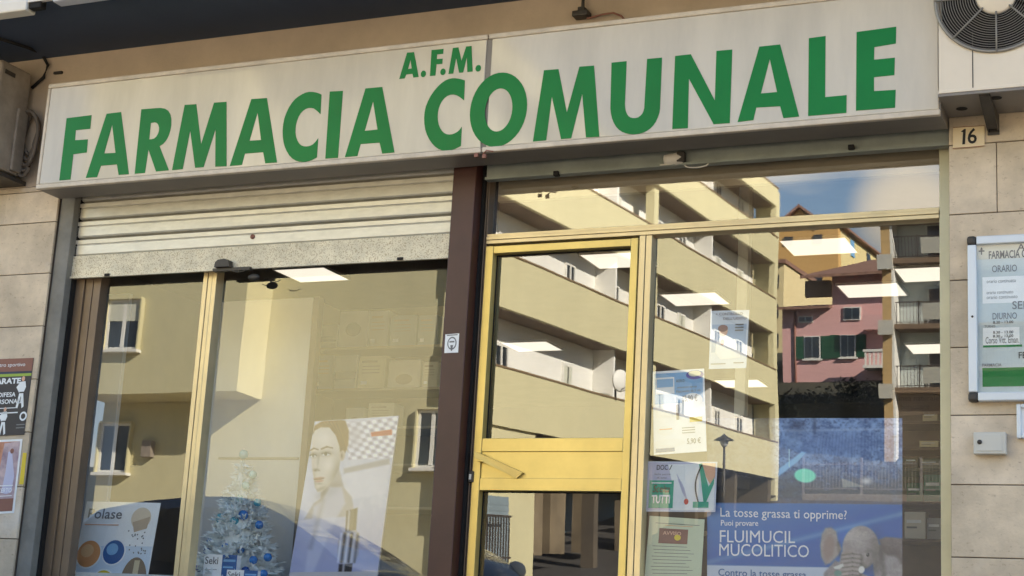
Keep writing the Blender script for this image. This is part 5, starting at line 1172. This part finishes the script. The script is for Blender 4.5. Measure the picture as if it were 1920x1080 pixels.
mb = MB(); mb.add([(-32.4, ry(176), 29.65), (-29.9, ry(176), 29.65), (-29.9, ry(130.5), 29.05), (-32.4, ry(130.5), 29.05), (-32.4, ry(176), 29.85), (-29.9, ry(176), 29.85), (-29.9, ry(130.5), 29.25), (-32.4, ry(130.5), 29.25)], [(3,2,1,0),(4,5,6,7),(0,1,5,4),(1,2,6,5),(2,3,7,6),(3,0,4,7)]); mb.build('roof', TILE, oc2)
for Yw in (135, 142, 149, 156, 163, 170):
    for z in (20.5, 24, 27.3):
        mb = MB(); mb.box(-30.385, -30.3, ry(Yw+1.4), ry(Yw), z, z+1.5); mb.build('window', BLUEL if (Yw+z) % 2 < 1 else DARKGLASS, oc2)
cr_ = thing('cream_house', (-26, ry(102), 10), 'narrow cream house wall with small windows beside the balcony building', 'house')
mb = MB(); slab(mb, -36, -29.1, 106, 122, 8, 21.6); mb.build('wall', mat('cream_render', s3(222, 204, 156), .85, var=.05), cr_)
for z in (13.2, 15.4, 17.6, 19.8):
    for x in (-30.9, -29.9):
        mb = MB(); slab(mb, x, x+.45, 105.9, 105.99, z, z+1.0); mb.build('window', DARKGLASS, cr_)
mb = MB(); slab(mb, -36.2, -28.95, 105.7, 122.2, 21.61, 21.9); mb.build('roof', TILE, cr_)

# hedge trees below the pink house
LEAF = mat('dark_leaf', s3(56, 62, 40), .8, var=.45, scale=.9)
BARK = flat('bark', s3(70, 56, 44), .9)
def leaf_tree(x, Y, z0, h, rad, lab, n=2600, name='evergreen_tree', group='dark evergreens below the pink house'):
    t = thing(name, (x, ry(Y), z0), lab, 'tree', group)
    MB().tube([(x, ry(Y), z0-.3), (x+.1, ry(Y), z0+h*.4), (x-.05, ry(Y), z0+h*.75)], [.22, .15, .06]).tube([(x+.08, ry(Y), z0+h*.35), (x+rad*.5, ry(Y)+.3, z0+h*.7)], [.1, .04]).tube([(x+.08, ry(Y), z0+h*.3), (x-rad*.5, ry(Y)-.3, z0+h*.65)], [.1, .04]).build('trunk', BARK, t)
    mb = MB(); cl_c = [Vector((x+random.uniform(-.75, .75)*rad, ry(Y)+random.uniform(-.6, .6)*rad, z0+h*random.uniform(.28, .9))) for _ in range(16)]
    for k in range(n):
        c = random.choice(cl_c)+Vector((random.gauss(0, .26), random.gauss(0, .26), random.gauss(0, .2)))*rad
        d = Vector((random.gauss(0, 1), random.gauss(0, 1), random.gauss(0, .7))).normalized(); e = d.orthogonal().normalized(); g = .10+.10*random.random()
        mb.add([c-d*g, c+e*g*.5, c+d*g, c-e*g*.5], [(0, 1, 2, 3)])
    mb.build('crown', LEAF, t)
leaf_tree(-20.9, 80, 6.3, 3.2, 2.0, 'dark evergreen below the left shuttered window'); leaf_tree(-18.4, 79, 6.1, 4.0, 1.9, 'dark evergreen below the middle of the pink house, tallest'); leaf_tree(-16.2, 78.5, 6.1, 3.6, 1.7, 'dark evergreen beside the grey balcony building')
leaf_tree(-19.8, 72, 5.0, 3.2, 2.2, 'broad dark shrub lower on the bank beside the ochre building', 2200, 'shrub'); leaf_tree(-16.6, 71, 5.0, 3.0, 1.8, 'dark shrub on the bank behind the iron fence', 2200, 'shrub')

# iron fence along the bank
fe = thing('iron_fence', (-13, ry(60.6), 3.1), 'grey iron bar fence along the kerb seen through the blue poster', 'fence')
FEN = flat('fence_grey', s3(120, 114, 110), .6)
mb = MB()
for k in range(75):
    xx = -17.0+k*.14; slab(mb, xx, xx+.03, 60.9, 60.93, 3.35, 4.6)
slab(mb, -17, -6.6, 60.88, 60.95, 4.45, 4.5); slab(mb, -17, -6.6, 60.88, 60.95, 3.4, 3.45); mb.build('bars', FEN, fe)
for k in range(5):
    mb = MB(); slab(mb, -16.9+2.5*k, -16.82+2.5*k, 60.82, 60.99, 3.0, 4.75); mb.build('post', FEN, fe)

# street lamp
LX, LYv = -15.72, 45.0
la = thing('street_lamp', (LX, ry(LYv), 2.1), 'dark street lamp with a conical hat before the ochre balconies', 'street lamp')
MB().tube([(LX, ry(LYv), 1.9), (LX, ry(LYv), 2.6), (LX, ry(LYv), 4.2)], [.07, .05, .04], n=12).build('pole', DARKMETAL, la)
mb = MB().lathe([(0, .46), (.03, .45), (.06, .40), (.30, .27), (.34, .22), (.0, .24)], (LX, ry(LYv), 4.15), 'z', 20); mb.build('lamp_hat', DARKMETAL, la)
mb = MB().lathe([(0, 0), (.06, .0), (.14, .1), (.15, .2), (0, .24)], (LX, ry(LYv), 4.15), 'z', 16); mb.build('lamp_globe', flat('frosted_globe', s3(190, 192, 190), .3), la)

# cars
def car(name, cx, cy, zg, rot, paint, lab, Lh=4.1, W=1.70, HT=1.47, group=None):
    t = thing(name, (cx, cy, zg), lab, 'car', group)
    Mx = Matrix.Translation((cx, cy, zg)) @ Matrix.Rotation(rot, 4, 'Z')
    st = []   # station: x, half width, z bottom, z belt, z roof (or None)
    N = 36
    def belt(u): return .62+.34*min(1, max(0, u)/.16)**.6 if u < .16 else .96+.02*math.sin((u-.16)*3) if u < .94 else .96-.30*((u-.94)/.06)**2
    def roof(u):
        if u < .24 or u > .985: return None
        pts = [(.24, .955), (.33, 1.20), (.42, 1.40), (.52, HT-.005), (.62, HT), (.75, HT-.05), (.86, HT-.14), (.93, 1.16), (.985, .97)]
        for (a, b), (c, d) in zip(pts[:-1], pts[1:]):
            if a <= u <= c: k = (u-a)/(c-a); k = k; return b+(d-b)*k
        return None
    def hw(u): return W/2*(1-.28*max(0, (.12-u)/.12)**2-.18*max(0, (u-.92)/.08)**2)
    body = MB(); cab = MB(); rv = MB(); nb_ = 12
    rows = []
    for i in range(N+1):
        u = i/N; x = (u-.5)*Lh; h = hw(u); zb_ = .22+.10*max(0, (.06-u)/.06)+.1*max(0, (u-.95)/.05); zt = belt(u)
        row = []
        for k in range(nb_+1):
            a = math.pi*k/nb_; yy = -math.cos(a); zz = math.sin(a)
            row.append(Vector((x, h*(abs(yy)**.35)*(1 if yy > 0 else -1)*(1-.0), zb_+(zt-zb_)*zz**.6)))
        rows.append(row)
    vs = [Mx @ v for r_ in rows for v in r_]; n = nb_+1
    fs = [(i*n+k, (i+1)*n+k, (i+1)*n+k+1, i*n+k+1) for i in range(N) for k in range(nb_)] + [tuple(range(n)), tuple(reversed(range(N*n, N*n+n)))]
    body.add(vs, fs, None, True); bo = body.build('body', paint, t, normals=True)
    rr = []; us = [.24+.745*i/30 for i in range(31)]
    for u in us:
        x = (u-.5)*Lh; zr_ = roof(u) or .97; zt = belt(u)-.03; h = hw(u)-.06; k_ = (zr_-zt)/.5
        rr.append([Vector((x, -h, zt)), Vector((x, -h+.11*k_, zt+(zr_-zt)*.78)), Vector((x, -h+.22*k_, zt+(zr_-zt)*.96)), Vector((x, -.25*h, zr_)), Vector((x, .25*h, zr_)), Vector((x, h-.22*k_, zt+(zr_-zt)*.96)), Vector((x, h-.11*k_, zt+(zr_-zt)*.78)), Vector((x, h, zt))])
    gl_ = MB(); rf_ = MB()
    vs = [Mx @ v for r_ in rr for v in r_]
    for i in range(30):
        um = (us[i]+us[i+1])/2
        for k in range(7):
            f_ = (i*8+k, (i+1)*8+k, (i+1)*8+k+1, i*8+k+1)
            side = k in (0, 6); pillar = any(abs(um-q) < .016 for q in (.415, .60, .80)) or um < .30 or um > .90
            isglass = (side and not pillar) or (not side and (um < .42 and um > .27 or .86 < um < .95) and k in (2, 3, 4))
            (gl_ if isglass else rf_).add([vs[q] for q in f_], [(0, 1, 2, 3)], None, not isglass)
    rf_.build('roof_shell', paint, t, normals=True); gl_.build('windows', DARKGLASS, t, normals=True)
    for sx in (.17, .80):
        for sy in (-1, 1):
            wm = MB(); wm.lathe([(0, -.1), (.20, -.1), (.30, -.09), (.315, -.05), (.315, .05), (.30, .09), (.2, .1), (0, .1)], (0, 0, 0), 'y', 22)
            o_ = Vector(((sx-.5)*Lh, sy*(W/2-.09), .315)); wm.v = [tuple(Mx @ (o_+Vector(p))) for p in wm.v]; wh = wm.build('wheel', BLACK, t)
            rm = MB().lathe([(0, -.01), (.05, -.012), (.17, .0), (.2, .01)], (0, 0, 0), 'y', 16)
            rm.v = [tuple(Mx @ (o_+Vector((p[0], p[1]*sy+sy*.104, p[2])))) for p in rm.v]; rm.build('rim', GALV, wh)
    for sy in (-1, 1):
        for u0, nm, mm in ((.03, 'headlight', WFR), (.975, 'tail_light', REDI)):
            hm = MB().sphere((0, 0, 0), .12, n=10, sq=(.7, 1.2, .7)); o_ = Vector(((u0-.5)*Lh, sy*(hw(u0)-.16), .68)); hm.v = [tuple(Mx @ (o_+Vector(p))) for p in hm.v]; hm.build(nm, mm, t)
        mm_ = MB().sphere((0, 0, 0), .1, n=10, sq=(.6, 1.1, .75)); o_ = Vector(((.33-.5)*Lh, sy*(W/2+.06), 1.0)); mm_.v = [tuple(Mx @ (o_+Vector(p))) for p in mm_.v]; mm_.build('wing_mirror', paint, t)
    return t
NAVY = mat('navy_paint', s3(34, 46, 78), .25, var=.03, coat=.6); TEALP = mat('teal_paint', s3(70, 140, 130), .3, coat=.5, var=.03); SILV = mat('silver_paint', s3(196, 198, 200), .3, metal=.4, var=.03)
car('parked_car', -7.55, ry(3.75), -.31, math.pi, NAVY, 'dark navy parked car mirrored low in the display window', 4.2, 1.72, 1.55)
